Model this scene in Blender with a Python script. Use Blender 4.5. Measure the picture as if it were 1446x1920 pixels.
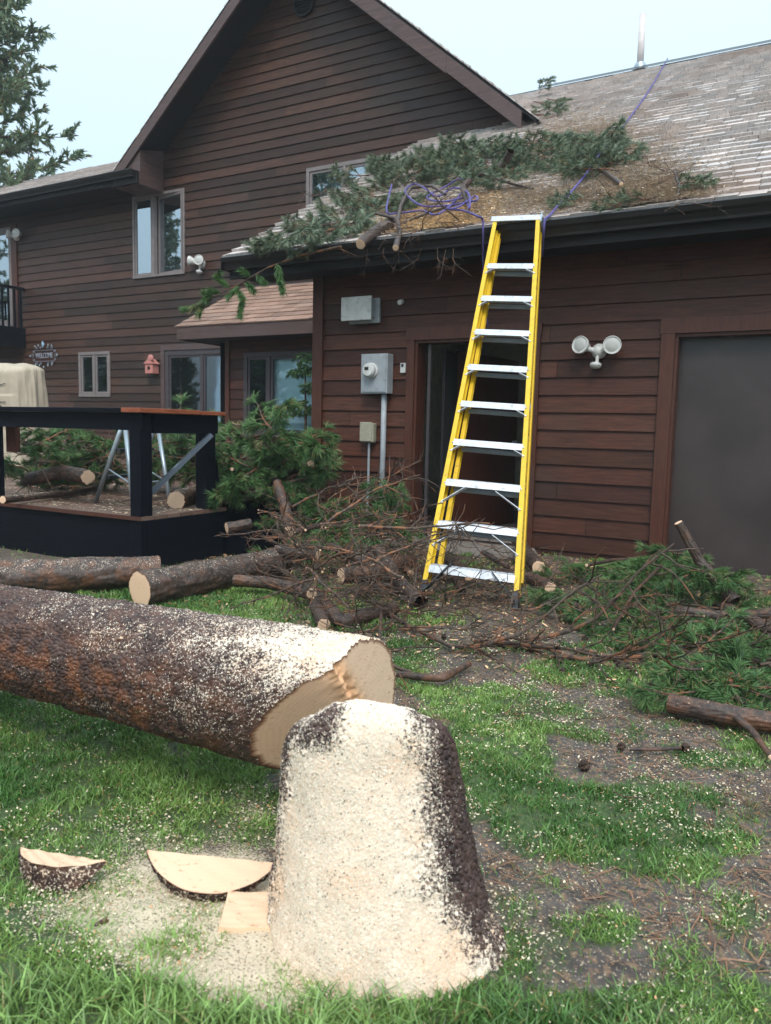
import bpy, math, random
import numpy as np
from mathutils import Vector, Matrix
R = math.radians
random.seed(7); rng = np.random.default_rng(7)
scn = bpy.context.scene
for o in list(bpy.data.objects): bpy.data.objects.remove(o)
col = scn.collection

# ------------------------------------------------------------------ camera
FPX, PCX, PCY = 1444., 723., 960.
YAW, PITCH, ROLL, CAMH = R(29.3), R(6.2), R(1.3), 1.15
_f = np.array([-math.sin(YAW)*math.cos(PITCH), math.cos(YAW)*math.cos(PITCH), -math.sin(PITCH)])
_r = np.array([math.cos(YAW), math.sin(YAW), 0.]); _u = np.cross(_r, _f)
CR = _r*math.cos(ROLL)+_u*math.sin(ROLL); CU = -_r*math.sin(ROLL)+_u*math.cos(ROLL); CO = np.array([0, 0, CAMH])
cd = bpy.data.cameras.new('camera'); cam = bpy.data.objects.new('camera', cd); col.objects.link(cam)
cd.lens = 36*FPX/1920; cd.sensor_width = 36; cd.sensor_fit = 'AUTO'; cd.clip_start = .05; cd.clip_end = 500
cam.matrix_world = Matrix(((CR[0], CU[0], -_f[0], 0), (CR[1], CU[1], -_f[1], 0), (CR[2], CU[2], -_f[2], CAMH), (0, 0, 0, 1)))
cd.dof.use_dof = True; cd.dof.focus_distance = 4.5; cd.dof.aperture_fstop = 5.6
scn.camera = cam
# ------------------------------------------------------------------ sky, sun, exposure
w = bpy.data.worlds.new('World'); scn.world = w; w.use_nodes = True
nt = w.node_tree; nt.nodes.clear()
sky = nt.nodes.new('ShaderNodeTexSky'); sky.sky_type = 'NISHITA'; sky.sun_disc = False
SUN_EL, SUN_AZ = 52, 150
sky.sun_elevation = R(SUN_EL); sky.sun_rotation = R(SUN_AZ); sky.dust_density = 4; sky.air_density = 1.2
mx = nt.nodes.new('ShaderNodeMix'); mx.data_type = 'RGBA'; mx.inputs[0].default_value = .86
mx.inputs[7].default_value = (3.3, 4.2, 4.72, 1)          # the grey-white cloud deck of an overcast sky
bg = nt.nodes.new('ShaderNodeBackground'); bg.inputs[1].default_value = .15
wo = nt.nodes.new('ShaderNodeOutputWorld')
nt.links.new(sky.outputs[0], mx.inputs[6]); tcw = nt.nodes.new('ShaderNodeTexCoord'); spw = nt.nodes.new('ShaderNodeSeparateXYZ'); nt.links.new(tcw.outputs['Generated'], spw.inputs[0])
mrw = nt.nodes.new('ShaderNodeMapRange'); mrw.inputs[1].default_value = 0; mrw.inputs[2].default_value = 1; mrw.inputs[3].default_value = .86; mrw.inputs[4].default_value = 2.0; nt.links.new(spw.outputs[2], mrw.inputs[0])   # an overcast sky is brightest overhead
vmw = nt.nodes.new('ShaderNodeVectorMath'); vmw.operation = 'SCALE'; nt.links.new(mx.outputs[2], vmw.inputs[0]); nt.links.new(mrw.outputs[0], vmw.inputs['Scale'])
nt.links.new(vmw.outputs[0], bg.inputs[0]); nt.links.new(bg.outputs[0], wo.inputs[0])
sl = bpy.data.lights.new('sun', 'SUN'); sl.energy = 1.5; sl.angle = R(20); sl.color = (1, .97, .92)
so = bpy.data.objects.new('sun', sl); col.objects.link(so)
_e, _a = R(SUN_EL), R(SUN_AZ)
sd = Vector((math.sin(_a)*math.cos(_e), math.cos(_a)*math.cos(_e), math.sin(_e)))
so.rotation_euler = sd.to_track_quat('Z', 'Y').to_euler()
scn.view_settings.view_transform = 'Standard'; scn.view_settings.look = 'None'
scn.view_settings.exposure = 0.53; scn.view_settings.gamma = 1
scn.render.engine = 'CYCLES'

# ------------------------------------------------------------------ placing helpers
def ray(x, y): return _f+CR*(x-PCX)/FPX-CU*(y-PCY)/FPX
def onY(x, y, Y): d = ray(x, y); return CO+d*((Y-CO[1])/d[1])
def onZ(x, y, Z): d = ray(x, y); return CO+d*((Z-CO[2])/d[2])
def at(x, y, t): return CO+ray(x, y)*t
EY, EZ, RS = 6.5, 2.93, .584            # garage roof: eave line and slope
def onR(x, y, h=0.):
    d = ray(x, y); t = (EZ+h+RS*(CO[1]-EY)-CO[2])/(d[2]-RS*d[1]); return CO+d*t
def proj(P):
    P = np.asarray(P, float)-CO; z = P@_f; z = np.where(abs(z) < 1e-6, 1e-6, z)
    return PCX+FPX*(P@CR)/z, PCY-FPX*(P@CU)/z, z
# ------------------------------------------------------------------ noise
def _h(ix, iy, s):
    n = (ix.astype(np.int64)*374761393+iy.astype(np.int64)*668265263+s*982451653) & 0x7fffffff
    n = ((n ^ (n >> 13))*1274126177) & 0x7fffffff
    return ((n ^ (n >> 16)) & 0xffff)/65535.
def vn(x, y, s=0):
    x = np.asarray(x, float); y = np.asarray(y, float)
    ix, iy = np.floor(x), np.floor(y); fx, fy = x-ix, y-iy; fx = fx*fx*(3-2*fx); fy = fy*fy*(3-2*fy)
    a, b, c, d = _h(ix, iy, s), _h(ix+1, iy, s), _h(ix, iy+1, s), _h(ix+1, iy+1, s)
    return (a*(1-fx)+b*fx)*(1-fy)+(c*(1-fx)+d*fx)*fy
def fbm(x, y, s=0, o=4):
    t = 0; a = 1; n = 0
    for k in range(o): t = t+a*vn(x*2**k, y*2**k, s+k*17); n += a; a *= .5
    return t/n
def plates(x, y, s=0):
    """distance to the nearest crack between jittered cells, and the cell's own random number"""
    ix, iy = np.floor(x), np.floor(y); f1 = np.full(x.shape, 9.); f2 = np.full(x.shape, 9.); idr = np.zeros(x.shape)
    for i in (-1, 0, 1):
        for j in (-1, 0, 1):
            cx, cy = ix+i, iy+j
            d = np.hypot(cx+_h(cx, cy, s)-x, cy+_h(cx, cy, s+5)-y)
            m = d < f1; f2 = np.where(m, f1, np.minimum(f2, d)); idr = np.where(m, _h(cx, cy, s+9), idr); f1 = np.where(m, d, f1)
    return f2-f1, idr
def sst(a, b, x): t = np.clip((x-a)/(b-a), 0, 1); return t*t*(3-2*t)
# ------------------------------------------------------------------ objects
ORG = {}
def V3(p): return np.array([float(p[0]), float(p[1]), float(p[2])])
def tag(o, label=None, cat=None, group=None, kind=None):
    if label: o['label'] = label
    if cat: o['category'] = cat
    if group: o['group'] = group
    if kind: o['kind'] = kind
    return o
def thing(name, label, cat, loc=(0, 0, 0), group=None):
    o = bpy.data.objects.new(name, None); col.objects.link(o); o.empty_display_size = .1
    o.location = loc; ORG[o.name] = V3(loc); return tag(o, label, cat, group)
def link_mesh(name, me, parent, loc):
    o = bpy.data.objects.new(name, me); col.objects.link(o)
    if parent is not None: o.parent = parent; ORG[o.name] = ORG[parent.name]
    else: o.location = loc; ORG[o.name] = V3(loc)
    return o
def npmesh(name, v, f, mat, parent=None, loc=(0, 0, 0), tint=None, smooth=False, extra=None):
    """v (N,3) world coords; f (M,k)"""
    v = np.asarray(v, np.float32); f = np.asarray(f, np.int32)
    org = ORG[parent.name] if parent is not None else V3(loc)
    me = bpy.data.meshes.new(name); n, k = f.shape
    me.vertices.add(len(v)); me.vertices.foreach_set('co', (v-org.astype(np.float32)).ravel())
    me.loops.add(n*k); me.loops.foreach_set('vertex_index', f.ravel())
    me.polygons.add(n); me.polygons.foreach_set('loop_start', np.arange(0, n*k, k, dtype=np.int32))
    me.polygons.foreach_set('loop_total', np.full(n, k, np.int32)); me.update(calc_edges=True)
    at_ = me.attributes.new('tint', 'FLOAT_COLOR', 'POINT')
    c = np.ones((len(v), 4), np.float32)
    if tint is not None: c[:, :3] = tint
    at_.data.foreach_set('color', c.ravel())
    if extra is not None:
        a2 = me.attributes.new('mask', 'FLOAT_COLOR', 'POINT'); c = np.ones((len(v), 4), np.float32); c[:, :extra.shape[1]] = extra
        a2.data.foreach_set('color', c.ravel())
    if smooth: me.polygons.foreach_set('use_smooth', np.ones(n, bool))
    me.materials.append(mat)
    return link_mesh(name, me, parent, loc)
class MB:
    def __init__(s): s.v = []; s.f = []; s.t = []
    def add(s, v, f, t=(1, 1, 1)):
        b = len(s.v); s.v += [tuple(map(float, p)) for p in v]; s.f += [tuple(b+i for i in q) for q in f]
        s.t += [t]*len(v) if not isinstance(t, list) else t
        return s
    def box(s, x0, x1, y0, y1, z0, z1, t=(1, 1, 1)):
        return s.add([(x0, y0, z0), (x1, y0, z0), (x1, y1, z0), (x0, y1, z0), (x0, y0, z1), (x1, y0, z1), (x1, y1, z1), (x0, y1, z1)],
                     [(0, 3, 2, 1), (4, 5, 6, 7), (0, 1, 5, 4), (1, 2, 6, 5), (2, 3, 7, 6), (3, 0, 4, 7)], t)
    def beam(s, p, q, wd, ht, up=(0, 0, 1), t=(1, 1, 1)):
        p, q = V3(p), V3(q); d = q-p; d /= np.linalg.norm(d); a = np.cross(d, V3(up)); a /= np.linalg.norm(a); b = np.cross(a, d)
        vs = [c+a*i*wd/2+b*j*ht/2 for c in (p, q) for (i, j) in ((-1, -1), (1, -1), (1, 1), (-1, 1))]
        return s.add(vs, [(0, 3, 2, 1), (4, 5, 6, 7), (0, 1, 5, 4), (1, 2, 6, 5), (2, 3, 7, 6), (3, 0, 4, 7)], t)
    def tube(s, pts, rad, n=7, caps=True, t=(1, 1, 1)):
        pts = [V3(p) for p in pts]; m = len(pts)
        if not hasattr(rad, '__len__'): rad = [rad]*m
        vs = []; up = V3((.13, .27, .95))
        for i, p in enumerate(pts):
            d = pts[min(i+1, m-1)]-pts[max(i-1, 0)]; d /= (np.linalg.norm(d)+1e-9)
            a = np.cross(d, up)
            if np.linalg.norm(a) < .05: a = np.cross(d, V3((1, 0, 0)))
            a /= np.linalg.norm(a); b = np.cross(d, a); up = np.cross(a, d) if False else up
            for k in range(n):
                an = 2*math.pi*k/n; vs.append(p+(a*math.cos(an)+b*math.sin(an))*rad[i])
        fs = [(i*n+k, i*n+(k+1) % n, (i+1)*n+(k+1) % n, (i+1)*n+k) for i in range(m-1) for k in range(n)]
        if caps: fs += [tuple(range(n))[::-1], tuple((m-1)*n+k for k in range(n))]
        return s.add(vs, fs, t)
    def lathe(s, prof, o, axis, n=20, t=(1, 1, 1)):
        """prof: [(r, h)] turned round axis from o"""
        d = V3(axis); d /= np.linalg.norm(d); a = np.cross(d, (0, 0, 1.)) if abs(d[2]) < .9 else np.cross(d, (1., 0, 0)); a /= np.linalg.norm(a); b = np.cross(d, a)
        vs = [V3(o)+d*h+(a*math.cos(2*math.pi*k/n)+b*math.sin(2*math.pi*k/n))*r for r, h in prof for k in range(n)]; m = len(prof)
        fs = [(i*n+k, i*n+(k+1) % n, (i+1)*n+(k+1) % n, (i+1)*n+k) for i in range(m-1) for k in range(n)]
        fs += [tuple(range(n))[::-1], tuple((m-1)*n+k for k in range(n))]
        return s.add(vs, fs, t)
    def build(s, name, mat, parent=None, loc=(0, 0, 0), smooth=False, bevel=0):
        org = ORG[parent.name] if parent is not None else V3(loc)
        me = bpy.data.meshes.new(name); me.from_pydata([tuple(V3(p)-org) for p in s.v], [], s.f); me.update()
        a_ = me.attributes.new('tint', 'FLOAT_COLOR', 'POINT')
        a_.data.foreach_set('color', np.array([(*c, 1) for c in s.t], np.float32).ravel())
        if smooth: me.polygons.foreach_set('use_smooth', np.ones(len(me.polygons), bool))
        me.materials.append(mat); o = link_mesh(name, me, parent, loc)
        if bevel:
            m = o.modifiers.new('bevel', 'BEVEL'); m.width = bevel; m.segments = 2; m.limit_method = 'ANGLE'; m.angle_limit = R(40)
        return o
def struct(o): o['kind'] = 'structure'; return o
# ------------------------------------------------------------------ materials
MATS = {}
class NG:
    def __init__(s, name, rough=.6, spec=.5, metal=0):
        s.m = bpy.data.materials.new(name); s.m.use_nodes = True; s.n = s.m.node_tree.nodes; s.l = s.m.node_tree.links
        s.b = s.n['Principled BSDF']; s.b.inputs['Roughness'].default_value = rough; s.b.inputs['Metallic'].default_value = metal
        s.b.inputs['Specular IOR Level'].default_value = spec; s.tc = s.n.new('ShaderNodeTexCoord').outputs['Object']; MATS[name] = s.m
    def geo(s): return s.n.new('ShaderNodeNewGeometry').outputs['Position']
    def map(s, src, sc):
        m = s.n.new('ShaderNodeMapping'); m.inputs['Scale'].default_value = sc; s.l.new(src, m.inputs[0]); return m.outputs[0]
    def noise(s, scale, detail=3, src=None, rough=.55, dist=0):
        t = s.n.new('ShaderNodeTexNoise'); t.inputs['Scale'].default_value = scale; t.inputs['Detail'].default_value = detail
        t.inputs['Roughness'].default_value = rough; t.inputs['Distortion'].default_value = dist; s.l.new(src or s.tc, t.inputs['Vector']); return t.outputs['Fac']
    def voro(s, scale, src=None, feat='F1', out='Distance'):
        t = s.n.new('ShaderNodeTexVoronoi'); t.feature = feat; t.inputs['Scale'].default_value = scale; s.l.new(src or s.tc, t.inputs['Vector']); return t.outputs[out]
    def math(s, op, a, b=0., c=None):
        t = s.n.new('ShaderNodeMath'); t.operation = op
        for i, x in enumerate((a, b, c)):
            if x is None: continue
            if isinstance(x, (int, float)): t.inputs[i].default_value = x
            else: s.l.new(x, t.inputs[i])
        return t.outputs[0]
    def step(s, x, lo, hi):
        t = s.n.new('ShaderNodeMapRange'); t.inputs[1].default_value = lo; t.inputs[2].default_value = hi; s.l.new(x, t.inputs[0]); return t.outputs[0]
    def mix(s, fac, a, b, mode='MIX'):
        t = s.n.new('ShaderNodeMix'); t.data_type = 'RGBA'; t.blend_type = mode
        for i, x in ((0, fac), (6, a), (7, b)):
            if isinstance(x, (int, float)): t.inputs[i].default_value = x
            elif isinstance(x, tuple): t.inputs[i].default_value = (*x, 1)
            else: s.l.new(x, t.inputs[i])
        return t.outputs[2]
    def attr(s, nm='tint', ch=None):
        t = s.n.new('ShaderNodeAttribute'); t.attribute_name = nm
        if ch is None: return t.outputs['Color']
        p = s.n.new('ShaderNodeSeparateColor'); s.l.new(t.outputs['Color'], p.inputs[0]); return p.outputs[ch]
    def rnd(s): return s.n.new('ShaderNodeObjectInfo').outputs['Random']
    def color(s, c):
        if isinstance(c, tuple): s.b.inputs['Base Color'].default_value = (*c, 1)
        else: s.l.new(c, s.b.inputs['Base Color'])
        return s
    def rough(s, r): s.l.new(r, s.b.inputs['Roughness']); return s
    def bump(s, h, strength=.3, dist=.01):
        t = s.n.new('ShaderNodeBump'); t.inputs['Strength'].default_value = strength; t.inputs['Distance'].default_value = dist
        s.l.new(h, t.inputs['Height']); s.l.new(t.outputs[0], s.b.inputs['Normal']); return s

def stained_wood(name, dark, light, worn, rough=.5, sc=(1.2, 1.2, 22), spec=.4):
    g = NG(name, rough, spec); p = g.map(g.tc, sc)
    n1 = g.noise(3, 5, p, .65, .6); n2 = g.noise(.9, 3, g.tc); n3 = g.noise(14, 4, p, .6)
    c = g.mix(g.step(n1, .3, .7), dark, light); c = g.mix(g.step(n2, .52, .78), c, worn)
    c = g.mix(g.step(n3, .56, .8), c, tuple(x*.45 for x in dark))
    c = g.mix(1., c, g.attr(), 'MULTIPLY'); g.color(c); g.bump(n3, .25, .004)
    g.rough(g.step(g.noise(5, 3, p), -.5, 1.6)); return g.m
M_SIDE = stained_wood('cedar_siding', (.026, .0125, .0085), (.085, .037, .021), (.047, .031, .024), rough=.5, spec=.3)
M_SIDEG = stained_wood('cedar_siding_garage', (.034, .0115, .0075), (.105, .036, .02), (.055, .029, .02), rough=.5, spec=.28)
M_TRIM = stained_wood('cedar_trim', (.058, .019, .012), (.105, .034, .019), (.07, .034, .024), sc=(14, 14, 1.2))
M_FASC = stained_wood('fascia_wood', (.06, .036, .034), (.12, .07, .062), (.095, .07, .07), sc=(1, 1, 9))
M_BLACK = stained_wood('black_stain', (.0035, .0045, .008), (.007, .009, .014), (.005, .006, .01), spec=.1, rough=.7)
M_RAW = stained_wood('raw_cedar', (.2, .05, .024), (.36, .11, .05), (.27, .1, .06), sc=(2, 2, 9))
def plain(name, c, rough=.5, spec=.5, metal=0, var=.12, sc=8, dirt=None):
    g = NG(name, rough, spec, metal); n = g.noise(sc, 4)
    cc = g.mix(g.step(n, .35, .7), tuple(x*(1-var) for x in c), tuple(min(1, x*(1+var)) for x in c))
    if dirt: cc = g.mix(g.step(g.noise(sc*2.3, 5), .55, .72), cc, dirt)
    g.color(g.mix(1., cc, g.attr(), 'MULTIPLY')); g.bump(g.noise(sc*6, 3), .08, .003); return g.m
M_SOFF = plain('soffit_paint', (.012, .009, .010), .7)
M_GUT = plain('gutter_metal', (.014, .012, .013), .35, .5, 0, .3, 3)
M_WHITE = plain('white_plastic', (.62, .62, .6), .4, dirt=(.35, .34, .32))
M_GREYBOX = plain('grey_enamel', (.33, .36, .39), .45, dirt=(.24, .25, .26))
M_BEIGE = plain('beige_plastic', (.36, .34, .26), .5, dirt=(.22, .2, .15))
M_FRAME = plain('window_frame_paint', (.2, .17, .165), .5)
M_FRAMED = plain('bronze_frame_paint', (.06, .05, .055), .45)
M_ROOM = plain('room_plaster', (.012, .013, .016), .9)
M_INT = plain('hall_plaster', (.8, .8, .7), .9)
M_CURT = plain('curtain_cloth', (.42, .44, .44), .9, sc=20)
M_BLIND = plain('blind_cloth', (.68, .88, .92), .8, sc=2)
M_DOOR = stained_wood('brown_door', (.075, .022, .012), (.11, .034, .017), (.09, .03, .015), sc=(12, 12, 1))
M_GAR = plain('garage_panel_paint', (.05, .037, .036), .36, .5, var=.22, sc=2.2)
M_ALU = plain('ladder_aluminium', (.6, .62, .66), .42, .5, .35, dirt=(.36, .35, .33), sc=14)
M_ALU2 = plain('tube_aluminium', (.36, .42, .46), .4, .5, .6)
M_YEL = plain('yellow_fibreglass', (.72, .46, .008), .38, .5, var=.07, dirt=(.55, .34, .02), sc=11)
M_RUB = plain('black_rubber', (.02, .024, .03), .5, dirt=(.07, .07, .07))
M_RED = plain('red_plastic', (.6, .03, .02), .4)
M_COVER = plain('cream_canvas', (.46, .39, .3), .85, .2, dirt=(.42, .36, .28), sc=4)
M_PINK = plain('salmon_paint', (.5, .2, .17), .7)
M_IRON = plain('wrought_iron', (.22, .23, .27), .45, .5, .3)
M_DISC = plain('blue_glass', (.25, .4, .55), .15)
M_CONC = plain('concrete', (.26, .22, .19), .8, dirt=(.17, .14, .11), sc=5)
M_LENS = plain('lamp_glass', (.5, .5, .48), .15)
M_DARK = plain('dark_void', (.012, .012, .014), .8)
M_ROPE = plain('purple_rope_fibre', (.1, .08, .26), .85, sc=60)
M_GREEN = plain('green_plastic', (.3, .45, .05), .5)
M_SHIN = None
def glassm(name, refl, dark=(.02, .025, .03)):
    g = NG(name); g.n.remove(g.b); gl = g.n.new('ShaderNodeBsdfGlossy'); gl.inputs['Roughness'].default_value = .015; gl.inputs[0].default_value = (.82, .92, 1, 1)
    tr = g.n.new('ShaderNodeBsdfTransparent'); tr.inputs[0].default_value = (.88, .93, .94, 1); mxs = g.n.new('ShaderNodeMixShader')
    fr = g.n.new('ShaderNodeFresnel'); fr.inputs[0].default_value = 1.5; f = g.math('ADD', fr.outputs[0], refl)
    b = g.n.new('ShaderNodeBump'); b.inputs['Strength'].default_value = .02; b.inputs['Distance'].default_value = .02; g.l.new(g.noise(1.3, 2), b.inputs['Height']); g.l.new(b.outputs[0], gl.inputs['Normal'])
    g.l.new(f, mxs.inputs[0]); g.l.new(tr.outputs[0], mxs.inputs[1]); g.l.new(gl.outputs[0], mxs.inputs[2])
    g.l.new(mxs.outputs[0], g.n['Material Output'].inputs[0]); return g.m
M_GLASS = glassm('coated_glass', .5); M_GLASS2 = glassm('clear_glass', .1)
# shingles
g = NG('wood_shake_shingles', .55, .3); n = g.noise(30, 4, g.map(g.tc, (3, 1, 1)))
c = g.mix(g.step(n, .3, .75), (.38, .35, .34), (.62, .58, .57)); c = g.mix(g.step(g.noise(1.1, 4), .5, .75), c, (.4, .33, .3))
g.color(g.mix(1., c, g.attr(), 'MULTIPLY')); g.bump(n, .4, .006); M_SHAKE = g.m
g = NG('brown_shingles', .6, .4); n = g.noise(60, 4)
c = g.mix(g.step(n, .3, .75), (.2, .125, .1), (.4, .27, .21)); g.color(g.mix(1., c, g.attr(), 'MULTIPLY')); g.bump(n, .4, .004); M_SHIN = g.m
# bark
def bark(name, dark, mid, red):
    g = NG(name, .62, .35); n = g.noise(26, 5, None, .65)
    c = g.mix(g.step(n, .35, .68), dark, mid); c = g.mix(g.math('MULTIPLY', g.step(g.noise(11, 5, None, .7), .46, .6), g.attr('tint', 1)), c, red)
    c = g.mix(g.step(g.noise(70, 3), .6, .75), c, tuple(x*.35 for x in dark))
    d = g.attr('tint', 0); fl = g.noise(125, 4, None, .7); fl2 = g.noise(16, 3)
    k = g.math('MULTIPLY_ADD', g.math('SUBTRACT', g.math('ADD', fl, g.math('MULTIPLY', fl2, .22)), .5), 1, 0)
    f = g.step(g.math('ADD', k, g.math('MULTIPLY', d, .44)), .30, .38)
    dust = g.mix(g.step(g.noise(160, 2), .35, .65), (.82, .65, .5), (.95, .83, .7)); dust = g.mix(g.step(g.noise(7, 3), .5, .7), dust, (.85, .6, .42))
    g.color(g.mix(f, c, dust)); g.rough(g.math('MULTIPLY_ADD', f, .3, .5)); g.bump(g.math('ADD', g.math('MULTIPLY', f, .6), g.math('ADD', n, fl)), .3, .003); return g.m
M_BARK = bark('pine_bark', (.03, .018, .018), (.11, .064, .052), (.23, .085, .036))
M_BARKS = bark('small_bark', (.03, .022, .019), (.1, .07, .058), (.17, .075, .04))
g = NG('branch_bark', .65, .35); n = g.noise(35, 4)
c = g.mix(g.step(n, .35, .7), (.035, .023, .017), (.13, .09, .068)); c = g.mix(g.math('MULTIPLY', g.step(g.noise(9, 3), .52, .62), .75), c, (.27, .11, .05))
g.color(g.mix(1., c, g.attr(), 'MULTIPLY')); g.bump(n, .4, .003); M_BR = g.m
g = NG('fresh_cut_wood', .65, .3); r_ = g.attr('tint', 0); n = g.noise(5, 3)
k = g.math('SINE', g.math('MULTIPLY', g.math('ADD', r_, g.math('MULTIPLY', n, .05)), 110.)); k = g.step(k, -1, 1)
c = g.mix(g.math('MULTIPLY', k, .5), (.78, .55, .38), (.69, .47, .32)); c = g.mix(g.attr('tint', 1), c, (.72, .38, .18)); c = g.mix(g.step(g.noise(40, 4, g.map(g.tc, (1, 1, 6))), .6, .75), c, (.4, .2, .1))
c = g.mix(g.step(r_, .93, .99), c, (.16, .06, .03)); g.color(c); g.bump(g.noise(60, 3), .2, .003); M_CUT = g.m
# foliage
def needle(name, a, b, c3):
    g = NG(name, .5, .35); c = g.mix(g.attr('tint', 0), a, b); c = g.mix(g.math('MULTIPLY', g.rnd(), .55), c, c3); c = g.mix(g.step(g.attr('tint', 0), .9, .93), c, (.27, .17, .08)); g.color(c)
    g.b.inputs['Subsurface Weight'].default_value = 0; return g.m
M_NEED = needle('pine_needles', (.02, .06, .022), (.125, .235, .075), (.07, .15, .035))
M_NEEDR = needle('bluish_needles', (.055, .085, .055), (.25, .33, .215), (.17, .2, .12))
M_NEEDT = needle('tree_needles', (.06, .1, .065), (.25, .32, .18), (.18, .25, .14))
g = NG('grass_blades', .45, .4); g.color(g.attr()); M_GRASS = g.m
g = NG('chips', .7, .3); g.color(g.attr()); M_CHIP = g.m
g = NG('cone_scales', .7, .3); g.color(g.mix(g.step(g.noise(90, 3), .4, .6), (.02, .014, .012), (.085, .05, .035))); g.bump(g.voro(70), .6, .006); M_CONE = g.m
# ground
g = NG('yard_soil', .8, .25); P = g.geo()
n = g.noise(9, 6, P, .65); c = g.mix(g.step(n, .3, .7), (.04, .033, .03), (.12, .1, .09))
c = g.mix(g.step(g.noise(45, 4, P), .5, .66), c, (.2, .125, .08)); c = g.mix(g.step(g.noise(120, 2, P), .6, .68), c, (.35, .28, .2))
mg = g.attr('mask', 0); c = g.mix(g.math('MULTIPLY', mg, .75), c, g.mix(g.step(g.noise(30, 3, P), .3, .7), (.022, .05, .012), (.06, .12, .03)))
d = g.attr('mask', 1); fl = g.noise(170, 4, P, .7)
f = g.step(g.math('ADD', fl, g.math('MULTIPLY', d, .38)), .76, .86)
f = g.math('MULTIPLY', f, .8); c = g.mix(f, c, g.mix(g.noise(150, 2, P), (.62, .47, .3), (.85, .74, .58))); g.color(c); g.bump(g.math('ADD', n, g.math('MULTIPLY', f, .4)), .6, .02); M_SOIL = g.m

# ------------------------------------------------------------------ ground
def gz(x, y): return (fbm(x*1.3+7, y*1.3+3, 3, 4)-.5)*.05+.05*sst(1.16, .95, np.asarray(y, float)+.12*np.asarray(x, float)*0)
GR = [  # pixel ellipses where grass grows (centre, radii, amount)
 (200, 1400, 330, 90, 1), (120, 1550, 300, 110, .8), (380, 1520, 160, 60, .8), (330, 1125, 260, 30, 1.1), (560, 1165, 130, 28, 1), (60, 1120, 160, 25, .5),
 (930, 1400, 130, 80, 1.1), (880, 1300, 90, 30, .9), (985, 1510, 150, 80, 1), (1120, 1560, 130, 70, .75), (1230, 1610, 120, 60, .9), (1140, 1740, 70, 45, .9),
 (1010, 1680, 70, 60, .5), (950, 1850, 90, 40, .8), (1010, 1790, 130, 50, .6), (1300, 1790, 120, 40, .45), (1420, 1560, 80, 50, .5), (640, 1560, 60, 50, .4), (1400, 1400, 120, 40, .5), (1250, 1480, 120, 40, .7), (1400, 1700, 60, 30, .7), (1090, 1250, 120, 30, .35), (1350, 1280, 180, 60, .5),
 (300, 1760, 100, 40, .35), (90, 1720, 200, 90, .75), (130, 1800, 230, 60, .8), (60, 1850, 300, 50, .9), (1180, 1330, 110, 30, .4), (720, 1900, 1100, 45, 1.2), (1300, 1880, 300, 35, .8), (700, 1150, 100, 20, .3), (1050, 1130, 80, 20, .3), (760, 1240, 50, 40, .6), (500, 1560, 90, 50, .7)]
DU = [(430, 1770, 180, 110, 1.9), (330, 1730, 190, 110, 1.1), (500, 1860, 210, 60, 1.6), (490, 1600, 90, 90, .5), (330, 1590, 150, 60, .35), (940, 1700, 120, 130, .25), (1040, 1620, 120, 110, .22),
      (1200, 1730, 260, 150, .3), (1370, 1620, 150, 120, .3), (150, 1650, 200, 120, .35), (870, 1500, 60, 120, .4), (900, 1210, 250, 50, .2), (1050, 1330, 200, 60, .36), (1300, 1450, 160, 80, .3), (100, 1800, 150, 120, .4), (470, 1500, 60, 50, .5)]
def blobs(L, px, py):
    t = 0
    for cx, cy, rx, ry, a in L: t = t+a*np.exp(-(((px-cx)/rx)**2+((py-cy)/ry)**2)**1.5*.9)
    return t
def gmask(x, y):
    x = np.asarray(x, float); y = np.asarray(y, float)
    px, py, dz = proj(np.stack([x, y, np.zeros_like(x)], -1)); ok = dz > .4
    px = np.where(ok, px, 700); py = np.where(ok, py, 2100)
    n = fbm(x*3.1, y*3.1, 11, 4); n2 = fbm(x*9, y*9, 31, 3)
    gr = blobs(GR, px, np.minimum(py, 1925)); far = sst(5.5, 8, np.hypot(x, y))*sst(-2, 1.5, x)
    gr = sst(.22, .72, gr*.72+(n-.5)*1.3+(n2-.5)*1.0+.13+.07*(px > 850)); gr = np.where(py > 1935, .8, gr)
    du = np.clip(blobs(DU, px, py)+(n2-.5)*.3-.02, 0, 1.1)*np.where(py > 1960, 0, 1)
    return gr, du, px, py
def axis_lines(a, segs):
    out = [a]
    for b, st in segs:
        k = max(1, int(round((b-out[-1])/st))); out += list(np.linspace(out[-1], b, k+1)[1:])
    return np.array(out)
xs = axis_lines(-90, [(-20, 10), (-8, .5), (-4.5, .06), (-3, .03), (.8, .016), (2.5, .06), (6, .4), (90, 12)])
ys = axis_lines(-60, [(-4, 7), (.4, .5), (3.4, .016), (5.5, .03), (8, .08), (16, .8), (120, 13)])
X, Y = np.meshgrid(xs, ys); gr, du, px, py = gmask(X, Y)
Z = gz(X, Y)*np.clip(1.5-np.hypot(X, Y)/30, 0, 1)+(fbm(X*14, Y*14, 5, 3)-.5)*.022*(np.hypot(X+1, Y-2) < 5)+.012*np.clip(du, 0, 1)
Z -= .25*sst(5.2, 6.5, Y)*sst(-4.6, -5.2, X)
nx, ny = len(xs), len(ys); idx = np.arange(nx*ny).reshape(ny, nx)
F = np.stack([idx[:-1, :-1], idx[:-1, 1:], idx[1:, 1:], idx[1:, :-1]], -1).reshape(-1, 4)
struct(npmesh('ground', np.stack([X, Y, Z], -1).reshape(-1, 3), F, M_SOIL, extra=np.stack([gr, du], -1).reshape(-1, 2), smooth=True))
def gzz(x, y): return gz(x, y)+(fbm(np.asarray(x)*14, np.asarray(y)*14, 5, 3)-.5)*.022

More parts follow.
